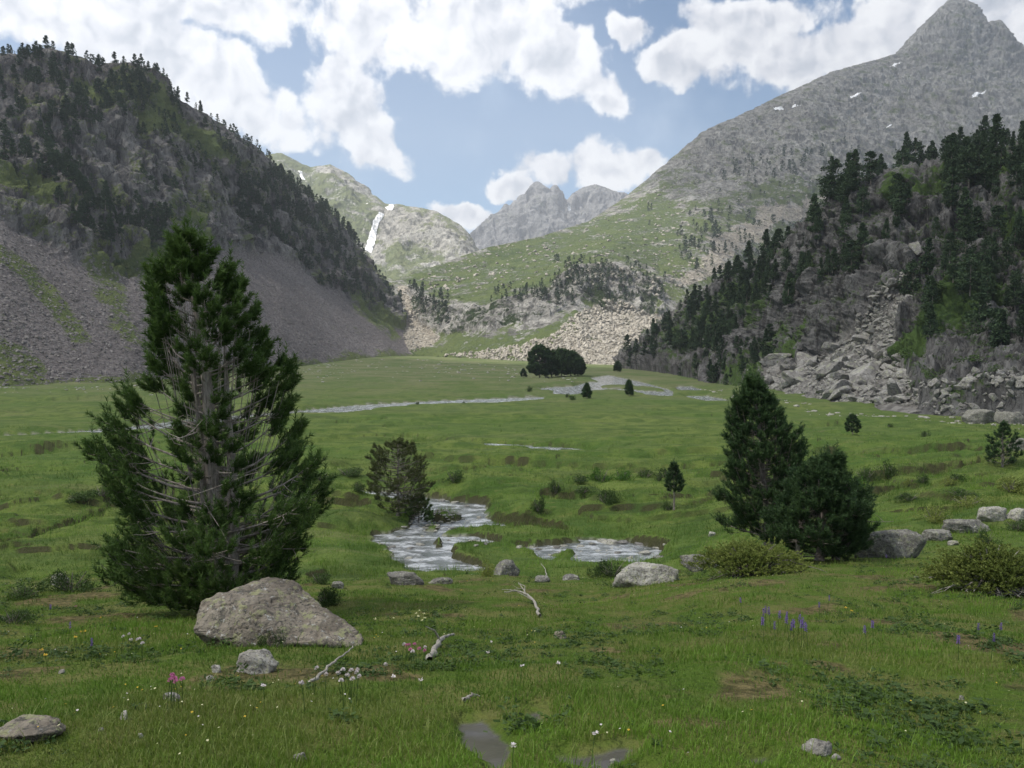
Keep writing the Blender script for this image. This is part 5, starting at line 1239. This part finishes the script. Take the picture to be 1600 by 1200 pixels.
SH = [
 (710, 754, 36, 22, 'dark round shrub in the meadow right of the olive pine', 'shrub', 1),
 (868, 770, 28, 26, 'small dark shrub left of the low grassy mounds in the meadow', 'shrub', 2),
 (905, 754, 38, 14, 'low shrub on the mound left of the bright green willow hedge', 'shrub', 3),
 (910, 771, 40, 12, 'flat low shrub under the mound in the mid meadow', 'shrub', 4),
 (947, 786, 42, 24, 'spiky dark shrub below the willow hedge', 'shrub', 0),
 (842, 802, 26, 28, 'upright shrub on the bank of the hidden channel', 'shrub', 1),
 (938, 753, 52, 26, 'brightest green willow bush at the left end of the hedge', 'bright_shrub', 2),
 (972, 750, 50, 20, 'bright green willow bush in the middle of the hedge', 'bright_shrub', 3),
 (1008, 747, 44, 18, 'darker willow bush at the right of the hedge', 'shrub', 4),
 (1040, 746, 40, 16, 'dark willow bush at the right end of the hedge by the thin pine', 'shrub', 0),
 (1030, 752, 14, 14, 'tiny shrub below the right end of the hedge', 'shrub', 1),
 (1044, 797, 28, 16, 'low shrub at the foot of the thin stemmed little pine', 'shrub', 2),
 (1388, 747, 36, 30, 'dark rounded shrub in the channel of the right meadow', 'shrub', 3),
 (1352, 752, 44, 26, 'green shrub left of the dark rounded one in the channel', 'shrub', 4),
 (1332, 762, 36, 20, 'bright green bush beside the paired pines', 'bright_shrub', 0),
 (1442, 755, 24, 14, 'small low shrub right of the dark rounded one', 'shrub', 1),
 (1420, 760, 22, 14, 'small olive shrub on the slope under the channel', 'juniper', 2),
 (1482, 757, 26, 14, 'small thorny shrub on the slope left of the cone shaped pine', 'juniper', 3),
 (1444, 683, 18, 12, 'tiny dark shrub in the far right meadow', 'shrub', 4),
 (1494, 750, 30, 10, 'low shrub below the cone shaped pine', 'shrub', 0),
 (1360, 866, 24, 18, 'bright green clump between the bushy pine and the broad boulder', 'bright_shrub', 1),
 (1540, 853, 46, 30, 'small dark shrub in front of the flat slab', 'shrub', 2),
 (1460, 815, 60, 26, 'brownish green shrub on the bank above the broad boulder', 'juniper', 3),
 (1512, 790, 70, 20, 'low heath shrub on the right hand bank', 'juniper', 4),
 (1580, 768, 60, 26, 'reddish heath shrub at the right edge', 'juniper', 0),
 (1590, 830, 50, 20, 'low shrub by the pale rock at the right edge', 'shrub', 1),
 (110, 925, 100, 40, 'low leafy shrub around the small stone at the left', 'shrub', 2),
 (35, 935, 90, 30, 'dark low shrub at the left edge', 'shrub', 3),
 (20, 975, 80, 28, 'dark heath clump at the left edge below the shrubs', 'shrub', 4),
 (510, 945, 44, 30, 'small dark shrub behind the right tip of the wedge boulder', 'shrub', 0),
 (500, 912, 46, 20, 'dark turf hummock with heath right of the big pine', 'shrub', 1),
 (955, 900, 90, 30, 'heath clump with red sprigs left of the long whitish boulder', 'shrub', 2),
 (760, 900, 40, 26, 'low green clump beside the pointed grey boulder', 'juniper', 3),
 (160, 775, 60, 20, 'dark shrub in the meadow behind the left of the big pine', 'shrub', 4),
 (120, 782, 46, 14, 'low shrub on the small bank at the left meadow', 'shrub', 0),
 (545, 745, 60, 16, 'dark low thicket left of the round olive pine', 'shrub', 1),
 (500, 750, 50, 16, 'low thicket between the big pine and the olive pine', 'shrub', 2),
 (560, 768, 30, 16, 'small bush by the upper pool of the stream', 'shrub', 3),
 (886, 621, 8, 8, 'tiny dark bush by the far river', 'shrub', 4), (893, 625, 12, 8, 'tiny green bush on the near bank of the far river', 'shrub', 0),
 (652, 632, 8, 5, 'tiny bush on the bank of the long straight river reach', 'shrub', 1), (725, 630, 6, 4, 'speck of a bush on the river reach right of another', 'shrub', 2),
 (827, 612, 14, 10, 'small bush on the meadow right at the tip of the far river', 'shrub', 3),
 (1065, 577, 10, 7, 'tiny bush on the far meadow below the wood', 'shrub', 4),
 (1390, 668, 10, 6, 'pair of tiny dark bushes below the rockfall', 'shrub', 0),
 (1330, 783, 40, 12, 'low dark heath on the channel bank right of the paired pines', 'shrub', 1), (1420, 782, 60, 14, 'wide low heath on the channel bank in the right meadow', 'shrub', 2), (1500, 775, 60, 12, 'low heath on the channel bank near the right edge', 'shrub', 3),
 (420, 1010, 50, 34, 'thin leafy shrub growing against the front of the wedge boulder', 'shrub', 4),
]
for i, (px, py, w, h, lb, mt, sd_) in enumerate(SH):
    bush(px, py, w, h, lb, mt, sd_, 2600 if w > 40 or py > 850 else 1200, .06 if w > 40 else .09)
def juniper(px, py, wpx, hpx, label, seed, n=26, dead=40, deadside=1):
    """spreading juniper: long arching boughs clothed in feathery sprays over a tangle of dead wood"""
    p = hit(px, py); k = p.y / 1250; root = empty('juniper_bush', p); tag(root, label, 'juniper bush'); r_ = np.random.default_rng(seed)
    W, H = wpx * k / 2, hpx * k; SA, SB, bp_ = [], [], []
    for i in range(n * 5):
        a = r_.uniform(0, 6.28); rr = r_.random()**.6; e = np.array([math.cos(a) * W * rr, math.sin(a) * W * .55 * rr, H * (1 - .75 * rr**2.2) * r_.uniform(.55, 1.08)])
        q0 = np.array([e[0] * .25, e[1] * .25, 0.0]); mdl = (q0 + e) / 2 + [0, 0, H * .18]
        pts = np.array([q0, mdl, e]); 
        if i % 3 == 0: bp_.append(tube(pts, [.02, .014, .006], 5))
        for j in range(15):
            t = r_.uniform(.45, 1); b = (q0 * (1 - t)**2 + 2 * mdl * t * (1 - t) + e * t * t) + r_.normal(size=3) * [.10, .08, .03]
            d = np.array([math.cos(a), math.sin(a) * .6, .45]) + r_.normal(size=3) * .5; d[2] = abs(d[2]); d /= np.linalg.norm(d)
            b[2] = max(b[2], .03); SA.append(b); SB.append(b + d * r_.uniform(.07, .17))
    V, F, t = needles(np.array(SA), np.array(SB), 30, .030, .015, r_, .8, .2)
    mesh_np('foliage', V, F, M['juniper'], False, {'tint': t}, parent=root)
    for i in range(dead):
        a = r_.uniform(3.3, 6.1); L = W * r_.uniform(.5, 1.15); s = np.linspace(0, 1, 8)
        x0 = r_.uniform(-.3, .8) * W * deadside; q = np.stack([x0 + np.cos(a) * L * s * .8 + np.cumsum(r_.normal(0, .03, 8)), -.1 * W + np.sin(a) * L * s * .42, H * .42 * (1 - s) * r_.uniform(.3, 1) + .04 + np.cumsum(r_.normal(0, .012, 8))], -1)
        bp_.append(tube(q, .011 * (1 - s * .7), 4))
    V, F = combine(bp_); mesh_np('branches', V, F, M['deadwood'] if dead > 60 else M['bark'], True, parent=root)
juniper(1168, 897, 190, 50, 'spreading yellow green juniper covering the long pale boulder in front of the paired pines', 41, 30, 30)
juniper(1545, 925, 200, 72, 'wide juniper with a dark tangle of dead twigs beneath at the right edge', 42, 36, 110, 1)

# low scrub on the slopes and loose stones on the flat: past counting
def scrub(name, terr, polys, n, smin, smax, mt, label, seed):
    r_ = np.random.default_rng(seed); P, Q = in_polys_terr(terr, polys, n, r_); cl = fbm(P[:, 0] / 18, P[:, 1] / 18, P[:, 2] / 18, o=3)
    P = P[cl + r_.normal(0, .15, len(P)) > 0]; parts, tt = [], []
    for k in range(3):
        V, F, t = bush_mesh(150, seed + k, .13, lumps=5); V = V * [1, 1, .9]; pp = P[k::3]
        parts.append(merged('', (V, F), pp, smin + (smax - smin) * r_.random(len(pp))**2, r_.uniform(0, 6.28, len(pp)), None)); tt.append(np.tile(t, len(pp)))
    V, F = combine(parts); tag(mesh_np(name, V, F, M[mt], False, {'tint': np.concatenate(tt)}), label, 'scrub', kind='stuff')
scrub('cliff_scrub', 'cliff_right', [[(1040,592),(1150,500),(1250,450),(1300,520),(1240,570),(1180,602),(1080,604)], [(1380,600),(1420,500),(1480,400),(1640,330),(1640,640),(1440,642)], [(1250,420),(1340,340),(1480,300),(1480,380),(1380,430),(1290,490)]], 620, .8, 2.3, 'shrub', 'low green scrub on the ledges of the right hand cliff', 811)
scrub('crag_scrub', 'mountain_left', [[(-40,120),(240,120),(440,280),(600,450),(560,480),(440,390),(200,420),(-40,320)]], 900, 1.0, 3.0, 'needle_deep', 'low dark scrub on the crags of the left mountain', 821)
scrub('flank_scrub', 'mountain_right', [[(640,450),(900,400),(1340,250),(1340,420),(1040,490),(960,480),(860,500),(700,510)]], 900, 1.2, 3.6, 'needle_deep', 'low scrub on the flank of the right mountain', 831)
r_ = np.random.default_rng(57); fx = np.concatenate([r_.uniform(380, 900, 420), r_.uniform(1090, 1600, 200), r_.uniform(0, 380, 120)])
fy = np.concatenate([np.interp(fx[:420], [380, 600, 900], [588, 566, 582]) + np.abs(r_.normal(0, 9, 420)), np.interp(fx[420:620], [1090, 1200, 1300, 1600], [606, 622, 645, 668]) + np.abs(r_.normal(0, 5, 200)), 606 + np.abs(r_.normal(0, 5, 120))])
fw = on_plane(fx, fy, 0.0); fw = fw[fw[:, 1] < 560]; zz = hground(fw[:, 0], fw[:, 1])
V_, F_ = merged('g', rock_shape(1, 6, (1, .8, .6), 9), np.column_stack([fw, zz + .03]), (.12 + .5 * r_.random(len(fw))**3) * (.5 + fw[:, 1] / 300), r_.uniform(0, 6.28, len(fw)), None)
tag(mesh_np('field_stones', V_, F_, M['rock_pale'], False), 'scattered stones on the turf at the foot of the slopes', 'stones', kind='stuff')

# ------------------------------------------------------------------ dead wood
def branch(name, pxs, rad, label, cat, lift, twigs=(), knots=.02, seed=3):
    P = [np.array(hit(x, y)) + [0, 0, l] for (x, y), l in zip(pxs, lift)]; P = np.array(P)
    dbase = np.median(P[:, 1]); 
    for q, (x, y) in zip(P, pxs):
        pass
    o_ = P[0].copy(); t = np.linspace(0, len(P) - 1, 5 * len(P)); Q = np.stack([np.interp(t, range(len(P)), P[:, j]) for j in range(3)], -1); Q = gsmooth(Q, 3, 0) - o_
    r_ = np.random.default_rng(seed); Q += r_.normal(0, knots * .3, Q.shape); parts = [tube(Q, rad * (1 - .6 * t / t.max()) * r_.uniform(.85, 1.15, len(t)), 7)]
    for f in twigs:
        i = int(f * (len(Q) - 1)); d = r_.normal(size=3) * [1, .6, .5]; d[2] = abs(d[2]); e = Q[i] + d / np.linalg.norm(d) * rad * 14
        parts.append(tube([Q[i], (Q[i] + e) / 2 + r_.normal(size=3) * .02, e], [rad * .4, rad * .3, rad * .12], 5))
    V, F = combine(parts); o = mesh_np(name, V, F, M['deadwood'], True); o.location = o_; tag(o, label, cat); return o
branch('fallen_branch', [(843, 966), (836, 952), (822, 942), (805, 938), (785, 936)], .022, 'bleached forked branch lying in the grass below the middle of the stream', 'branch', [.02, .1, .16, .17, .12], (.3, .5, .7, .85))
branch('fallen_branch', [(830, 948), (818, 940), (810, 934)], .013, 'thin fork of dead wood crossing the bleached branch', 'branch', [.1, .2, .3], (.6,))
branch('dead_root', [(855, 908), (852, 896), (845, 890)], .022, 'curled dead root standing on the bank below the stream', 'root', [0, .18, .28], ())
branch('stick', [(480, 1075), (505, 1063), (530, 1052), (556, 1036)], .012, 'thin pale stick leaning in the grass beside the white clover', 'stick', [.02, .06, .1, .14], ())
branch('fallen_log', [(668, 1038), (682, 1020), (695, 1008), (712, 998)], .028, 'short weathered grey log half sunk in the grass behind the pink clover', 'log', [.02, .07, .08, .05], (.5,))
branch('stick', [(722, 1100), (735, 1095), (752, 1094)], .010, 'short white stick lying on the mud by the puddle', 'stick', [.02, .03, .02], ())
branch('dead_twig', [(1425, 905), (1450, 910), (1480, 912), (1520, 925)], .012, 'long bare twig trailing from the juniper at the right edge', 'twig', [.05, .08, .06, .04], (.4, .7))
branch('dead_snag', [(215, 462), (216, 450)], .4, 'broken dead snag standing on the left scree', 'snag', [0, 3], ()) if False else None

# ------------------------------------------------------------------ flowers
def simple_mat(name, c, rough=.6, trans=.3):
    m, n = newmat(name); P = n.node('ShaderNodeTexCoord').outputs['Object']
    col = n.mix(n.noise(P, 60, 3, .6), tuple(x * .75 for x in c), tuple(min(1, x * 1.15) for x in c)); finish(n, col, rough, None, .2, trans); return m
M['stem'] = simple_mat('flower_stem', (.06, .12, .03)); FM = {'pink': simple_mat('pink_petals', (.62, .22, .40)), 'white': simple_mat('white_petals', (.72, .66, .66)), 'cream': simple_mat('cream_petals', (.72, .70, .42)),
      'purple': simple_mat('purple_petals', (.22, .13, .42)), 'yellow': simple_mat('yellow_petals', (.62, .42, .05)), 'red': simple_mat('red_petals', (.5, .05, .04)), 'magenta': simple_mat('magenta_petals', (.40, .08, .28))}
def flower_meshes(kind, colr):
    r_ = np.random.default_rng(5); s = np.linspace(0, 1, 5)
    V, F = tube(np.stack([.02 * s**2, 0 * s, s], -1) * [1, 1, .17], .0022 * np.ones(5), 5); st = mesh_np('stem', V, F, M['stem'], True, link=False)
    parts = []
    if kind == 'ball': n, rad, ht, l = 60, .008, 0, .012
    if kind == 'spike': n, rad, ht, l = 70, .006, .06, .012
    if kind == 'open': n, rad, ht, l = 12, .003, 0, .022
    for i in range(n):
        d = r_.normal(size=3); d[2] = abs(d[2]) * (.9 if kind != 'open' else .25); d /= np.linalg.norm(d); h = r_.random() * ht
        c = np.array([.02, 0, .17 - ht * .4 + h]) + d * rad * (1 - h * 8); e = np.cross(d, [0.3, .2, 1]); e /= np.linalg.norm(e)
        parts.append((np.array([c, c + d * l * .6 + e * l * .35, c + d * l, c + d * l * .6 - e * l * .35]), np.array([[0, 1, 2, 3]])))
    V, F = combine(parts); hd = mesh_np('petals', V, F, FM[colr], False, link=False); return st, hd
FLM = {}
def flower(px, py, kind, colr, label, group, seed=0, hgt=.17):
    # py is the row of the flower head
    key = (kind, colr)
    if key not in FLM: FLM[key] = flower_meshes(kind, colr)
    g = hit(px, py); s = hgt / .17; k = g.y / 1250; g = hit(px, py + hgt / k * .9)
    o = empty({'ball': 'clover_flower', 'spike': 'orchid_flower', 'open': 'meadow_flower'}[kind], g, seed * 1.3); o.scale = (s * .85, s * .85, s)
    for q in FLM[key]: c = bpy.data.objects.new(q.name.split('.')[0], q); COL.objects.link(c); c.parent = o
    tag(o, label, 'flower', group)
for i, (x, y) in enumerate([(262,1078),(267,1072),(273,1070),(279,1073),(285,1073),(270,1080),(268,1076)]): flower(x, y, 'ball', 'pink', 'pink clover head in the tight cluster above the pale flat stone', 'pink clover at the lower left', i)
for i, (x, y) in enumerate([(628,1016),(634,1020),(642,1018),(648,1026),(654,1022),(660,1027),(664,1023),(651,1017),(644,1024)]): flower(x, y, 'ball', 'pink' if i % 3 else 'white', 'pink clover head in the cluster in front of the grey log', 'pink clover by the log', i)
for i, (x, y) in enumerate([(491,1055),(508,1067),(532,1062),(540,1056),(548,1057),(553,1062),(558,1060),(547,1066),(537,1074),(549,1070),(557,1068),(603,1051),(476,1081)]): flower(x, y, 'ball', 'white', 'white clover head in the loose cluster beside the thin pale stick', 'white clover by the stick', i)
for i, (x, y) in enumerate([(190,1003),(200,1001),(207,1010),(222,1006),(223,1013),(212,1008)]): flower(x, y, 'ball', 'white', 'pale pink clover head left below the wedge boulder', 'pale clover at the left', i)
for i, (x, y) in enumerate([(648,962),(655,958),(664,962),(655,966),(663,969),(657,974),(615,971),(588,972)]): flower(x, y, 'open', 'cream', 'cream flower in the small group in the middle foreground', 'cream flowers in the middle foreground', i, .16)
for i, (x, y) in enumerate([(1189,968),(1196,964),(1204,966),(1193,980),(1215,969),(1226,971),(1211,989),(1232,978),(1240,984),(1246,975),(1233,990),(1256,982),(1262,990),(1252,984)]): flower(x, y, 'spike', 'purple', 'purple orchid spike in the dense group in the right foreground', 'purple orchids in the right foreground', i, .2)
for i, (x, y, l) in enumerate([(1293,940,'single purple orchid above the dense orchid group'),(1280,953,'purple orchid just left of the single one above the group'),(1354,992,'purple orchid right of the dense orchid group'),(1364,984,'second purple orchid right of the dense group'),(1560,988,'purple orchid near the right edge'),(1549,1008,'lower purple orchid near the right edge'),(1530,990,'small purple orchid left of those at the right edge'),(1386,872,'small purple flower at the foot of the broad boulder'),
    (1497,1008,'faint purple orchid in the right foreground'),(79,953,'blue purple flower in the grass at the far left'),(107,986,'purple flower under the far left shrubs'),(143,1016,'purple flower right of the yellow leaves'),(1159,942,'purple flower above the left end of the orchid group')]): flower(x, y, 'spike', 'purple', l, None, i, .18)
for i, (x, y, c, l) in enumerate([(117,950,'magenta','magenta flower in the grass at the left'),(305,985,'magenta','magenta flower at the left foot of the wedge boulder'),(364,903,'red','red flower head in the lowest boughs of the big pine'),(386,905,'red','second red flower in the lowest boughs of the big pine'),(417,958,'red','red flower on top of the wedge boulder'),(930,892,'red','red sprig in the heath left of the whitish boulder'),(920,899,'red','lower red sprig in the heath left of the whitish boulder'),
    (1323,954,'yellow','yellow flower cluster in the right foreground'),(1331,958,'yellow','yellow flower right beside the yellow cluster'),(720,924,'yellow','yellow leaf on the bank under the stream'),(729,909,'yellow','orange leaf on the bank under the stream'),(770,910,'yellow','orange leaf beside the pointed grey boulder'),(68,1022,'yellow','bright yellow leaf at the left'),(74,1030,'yellow','yellow leaf below the bright one at the left'),(243,983,'yellow','yellow leaf left of the wedge boulder'),(155,970,'yellow','yellow flower in the left grass'),(127,992,'yellow','cluster of yellow leaves at the left'),(135,990,'yellow','yellow leaf in the left cluster'),(120,1000,'yellow','lower yellow leaf in the left cluster'),
    (813,1045,'white','white flower in the long grass in the middle'),(766,1010,'white','white flower left of the middle'),(764,1027,'white','lower white flower left of the middle'),(875,1041,'white','white flower right of the middle'),(413,1078,'white','white flower right below the pale knobbly stone'),(925,1154,'white','white flower between the puddles'),(800,1178,'white','white flower beside the lower puddle'),(660,1070,'white','white flower below the pink clover'),(618,1064,'white','white flower beside the pale stick')]):
    flower(x, y, 'open', c, l, None, i, .14)

# ------------------------------------------------------------------ grass
def blades(n, dlo, dhi, h0, h1, w0, name, label, seed, tanx=.70, thr=None, bend=.5):
    r_ = np.random.default_rng(seed)
    # spread evenly over the picture: more blades per metre nearby
    dd = np.linspace(dlo, dhi, 4000); zc = np.interp(dd, _ty, TAB_C); py = FPX * (10 - zc) / dd; w = np.abs(np.gradient(py, dd)) + 18 / dd
    cum = np.cumsum(w); cum /= cum[-1]; d = np.interp(r_.random(n), cum, dd); x = r_.uniform(-1, 1, n) * (tanx * d + 2.4 * (dlo < 10))
    lush = fbm(x / 1.6, d / 1.6, o=4); pat = fbm(x / .5 + 9, d / .5, o=3)
    keep = mudmask(x, d) > .04 + .06 * r_.random(n)
    keep &= (pat + .55 * lush + r_.normal(0, .28, n)) > -.42
    keep &= moss(x, d) * .85 < r_.random(n)
    if thr is not None: keep &= (fbm(x / 1.5 + 70, d / 1.3, o=3) > thr) | (stream_sd(x, d, W_DRY) < .7) | (channel_sd(x, d) < .8)  # dark sedge also fills the channels, painting shade into their banks
    if dhi > 30:
        keep &= channel_sd(x, d) > .35
    x, d, lush = x[keep], d[keep], lush[keep]; n = len(x); z = hground(x, d)
    hh = (h0 + (h1 - h0) * r_.random(n)**1.6) * (1 + 1.3 * np.clip(lush, -.4, .55)); ww = w0 * (0.55 + d / 12.0) * r_.uniform(.7, 1.3, n)
    hh = hh * np.clip(.35 + d / 9, 0, 1.1)
    a = r_.uniform(0, 6.28, n); bd = hh * bend * r_.uniform(.2, 1.3, n); b2 = r_.uniform(0, 6.28, n)
    sx, sy = np.cos(a) * ww / 2, np.sin(a) * ww / 2; bx, by = np.cos(b2) * bd, np.sin(b2) * bd
    O = np.stack([x, d, z - .01], -1)
    V = np.stack([O + np.stack([-sx, -sy, 0 * x], -1), O + np.stack([sx, sy, 0 * x], -1),
                  O + np.stack([bx * .35 + sx * .8, by * .35 + sy * .8, hh * .6], -1), O + np.stack([bx * .35 - sx * .8, by * .35 - sy * .8, hh * .6], -1), O + np.stack([bx, by, hh], -1)], 1).reshape(-1, 3)
    i = np.arange(n)[:, None] * 5; Q = i + np.array([[0, 1, 2, 3]]); T = i + np.array([[3, 2, 4]])
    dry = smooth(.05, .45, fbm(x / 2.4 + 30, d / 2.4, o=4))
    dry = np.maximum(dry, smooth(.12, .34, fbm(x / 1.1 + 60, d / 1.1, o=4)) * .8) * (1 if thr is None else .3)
    t = np.clip(.45 + 1.1 * fbm(x / 3.0 + 90, d / 3.0, o=3) + .4 * lush + r_.normal(0, .2, n) + smooth(22, 30, d) * (2.6 * fbm(x / 7 + 3, d / 3.5, o=4) - .15) - (0 if thr is None else .35), 0, 1)  # strong dark patches and darker sedge stand in for relief shade
    cls = r_.random(n); yel = (cls < .08 + .30 * dry) * 1.0
    C = np.stack([t, yel, dry], -1); C = np.repeat(np.concatenate([C, np.ones((n, 1))], -1), 5, 0)
    o = mesh_np(name, V, [Q, T], M['grass'], False, {'mask': C}); tag(o, label, 'grass', kind='stuff')
def grass_mat():
    m, n = newmat('grass_blades'); mk = n.node('ShaderNodeSeparateColor', {0: n.attr('mask', 'Color')})
    c = n.mix(mk.outputs[0], (.072, .136, .018), (.158, .272, .034)); c = n.mix(n.m('MULTIPLY', mk.outputs[2], .75), c, (.150, .195, .036)); c = n.mix(n.m('MULTIPLY', mk.outputs[1], .8), c, (.24, .27, .085))
    finish(n, c, .55, None, .3, .3); return m
M['grass'] = grass_mat()
blades(640000, 1.9, 24, .022, .062, .0055, 'grass', 'thick green meadow grass of the foreground slope', 91)
blades(9000, 2.2, 20, .08, .16, .0050, 'tall_grass', 'taller seeding grass stalks of the foreground slope', 92, bend=.7)
blades(140000, 24, 75, .05, .20, .0045, 'meadow_grass', 'grass of the flat meadow beside the stream', 93, bend=.6)

blades(190000, 25, 110, .16, .34, .0040, 'sedge_tussocks', 'darker sedge tussocks dotted over the flat meadow, also painted shade along the channels', 94, bend=.6, thr=.22)
# low broad-leaved herbs among the grass, past counting
r_ = np.random.default_rng(171); n_ = 9000; d_ = 2.3 + 20 * r_.random(n_)**1.25; x_ = r_.uniform(-1, 1, n_) * (.68 * d_ + 1.0)
kk = (fbm(x_ / 1.3 + 120, d_ / 1.3, o=4) + r_.normal(0, .06, n_) > .13) & (mudmask(x_, d_) > .06); x_, d_ = x_[kk], d_[kk]; pr_, tt_ = [], []
for k in range(3):
    V_, F_, t_ = bush_mesh(54, 900 + k, .20, lumps=4, elong=1.2); V_ = V_ * [1, 1, .75]; xx, dd_ = x_[k::3], d_[k::3]
    pr_.append(merged('', (V_, F_), np.stack([xx, dd_, hground(xx, dd_) - .01], -1), .035 + .085 * r_.random(len(xx))**1.5, r_.uniform(0, 6.28, len(xx)), None)); tt_.append(np.tile(t_, len(xx)))
V_, F_ = combine(pr_); tag(mesh_np('meadow_herbs', V_, F_, M['shrub'], False, {'tint': np.concatenate(tt_)}), 'low leafy herbs and heather sprigs growing in patches among the grass', 'herbs', kind='stuff')
# specks of small wild flowers, past counting
r_ = np.random.default_rng(77); n_ = 1500; d_ = 2.4 + 18 * r_.random(n_)**1.0; x_ = r_.uniform(-.68, .68, n_) * d_; kk = fbm(x_ / 1.7 + 20, d_ / 1.7, o=3) > .06; x_, d_ = x_[kk], d_[kk]
pos_ = np.stack([x_, d_, hground(x_, d_) + r_.uniform(.03, .09, len(x_))], -1); bm_ = [np.array([[0, 0, 0], [1, 0, .4], [.9, .9, .5], [0, 1, .3]]) - [.5, .5, 0]]
for nm_, sl_, mt_ in (('yellow_wildflowers', slice(0, None, 3), 'yellow'), ('cream_wildflowers', slice(1, None, 3), 'cream'), ('white_wildflowers', slice(2, None, 6), 'white')):
    pp_ = pos_[sl_]; V_, F_ = merged('', (bm_[0], np.array([[0, 1, 2, 3]])), pp_, r_.uniform(.006, .012, len(pp_)), r_.uniform(0, 6.28, len(pp_)), None)
    tag(mesh_np(nm_, V_, F_, FM[mt_], False), 'tiny %s wild flowers scattered through the foreground grass' % mt_, 'wild flowers', kind='stuff')

# ------------------------------------------------------------------ unseen clouds added and shaped to shade the valley, and the air
def cloud_mat(name, clear):
    m, n = newmat(name)
    P = n.node('ShaderNodeTexCoord').outputs['Object']
    d = n.node('ShaderNodeBsdfDiffuse', {0: (.9, .9, .92, 1)}); t = n.node('ShaderNodeBsdfTranslucent', {0: (.9, .9, .92, 1)})
    s = n.node('ShaderNodeMixShader', {0: .5, 1: d.outputs[0], 2: t.outputs[0]}); tr = n.node('ShaderNodeBsdfTransparent')
    s = n.node('ShaderNodeMixShader', {0: clear, 1: s.outputs[0], 2: tr.outputs[0]}); o = n.n.new('ShaderNodeOutputMaterial'); n.l.new(s.outputs[0], o.inputs[0]); return m
def cloud(name, poly, alt, mat, label, thick=160, step=40):
    """a cumulus body whose outline is the shade it throws on the ground"""
    off = -SUN_DIR[:2] / SUN_DIR[2] * alt * -1
    p = np.array(poly, float) + off; lo, hi = p.min(0) - 150, p.max(0) + 150
    xs, ys = np.arange(lo[0], hi[0], step), np.arange(lo[1], hi[1], step); X, Y = np.meshgrid(xs, ys)
    sd = sdpoly(X, Y, p) + fbm(X / 260, Y / 260, o=5) * 130
    t = smooth(20, -220, sd); bumpy = .5 + .5 * fbm(X / 150, Y / 150, o=5); top = alt + t * thick * (1 + bumpy); bot = alt - t * thick * .22 * (1 + .6 * bumpy)
    nr, nc = X.shape; F = grid_faces(nr, nc); ok = (sd.ravel()[F].max(1) < 20)
    F = F[ok]; V = np.concatenate([np.stack([X, Y, top], -1).reshape(-1, 3), np.stack([X, Y, bot], -1).reshape(-1, 3)]); F2 = F[:, ::-1] + nr * nc
    A = np.concatenate([F, F2]); u, inv = np.unique(A, return_inverse=True)
    o = mesh_np(name, V[u], inv.reshape(A.shape), mat, True); tag(o, label, 'cloud'); return o
cloud('cloud', [(-1500,-1200),(1500,-1200),(1500,300),(620,470),(250,500),(60,540),(-40,600),(-120,760),(-260,1000),(-1500,1100)], 1700, cloud_mat('thick_cloud', .62), 'large grey cloud out of view overhead, shaped to shade the meadow and the left mountain')
cloud('cloud', [(330,560),(900,420),(3600,300),(4200,4200),(1500,3900),(700,2200),(330,1300)], 2700, cloud_mat('thin_cloud', .62), 'thin white cloud out of view overhead, shaped to dim the right mountain', step=80)
hz, hn = newmat('haze_air')
vol = hn.node('ShaderNodeVolumePrincipled', {'Color': (.86, .91, 1, 1), 'Density': 0.00017, 'Anisotropy': 0.2}); ho = hn.n.new('ShaderNodeOutputMaterial'); hn.l.new(vol.outputs[0], ho.inputs[1])
x0, x1, y0, y1, z0, z1 = -3800, 3800, -3700, 5200, -60, 1400
V = np.array([(x, y, z) for z in (z0, z1) for y in (y0, y1) for x in (x0, x1)], float)
o = mesh_np('haze', V, np.array([(0, 2, 3, 1), (4, 5, 7, 6), (0, 1, 5, 4), (2, 6, 7, 3), (0, 4, 6, 2), (1, 3, 7, 5)]), hz, False); tag(o, kind='stuff')
o['label'] = 'thin bluish summer haze filling the valley'
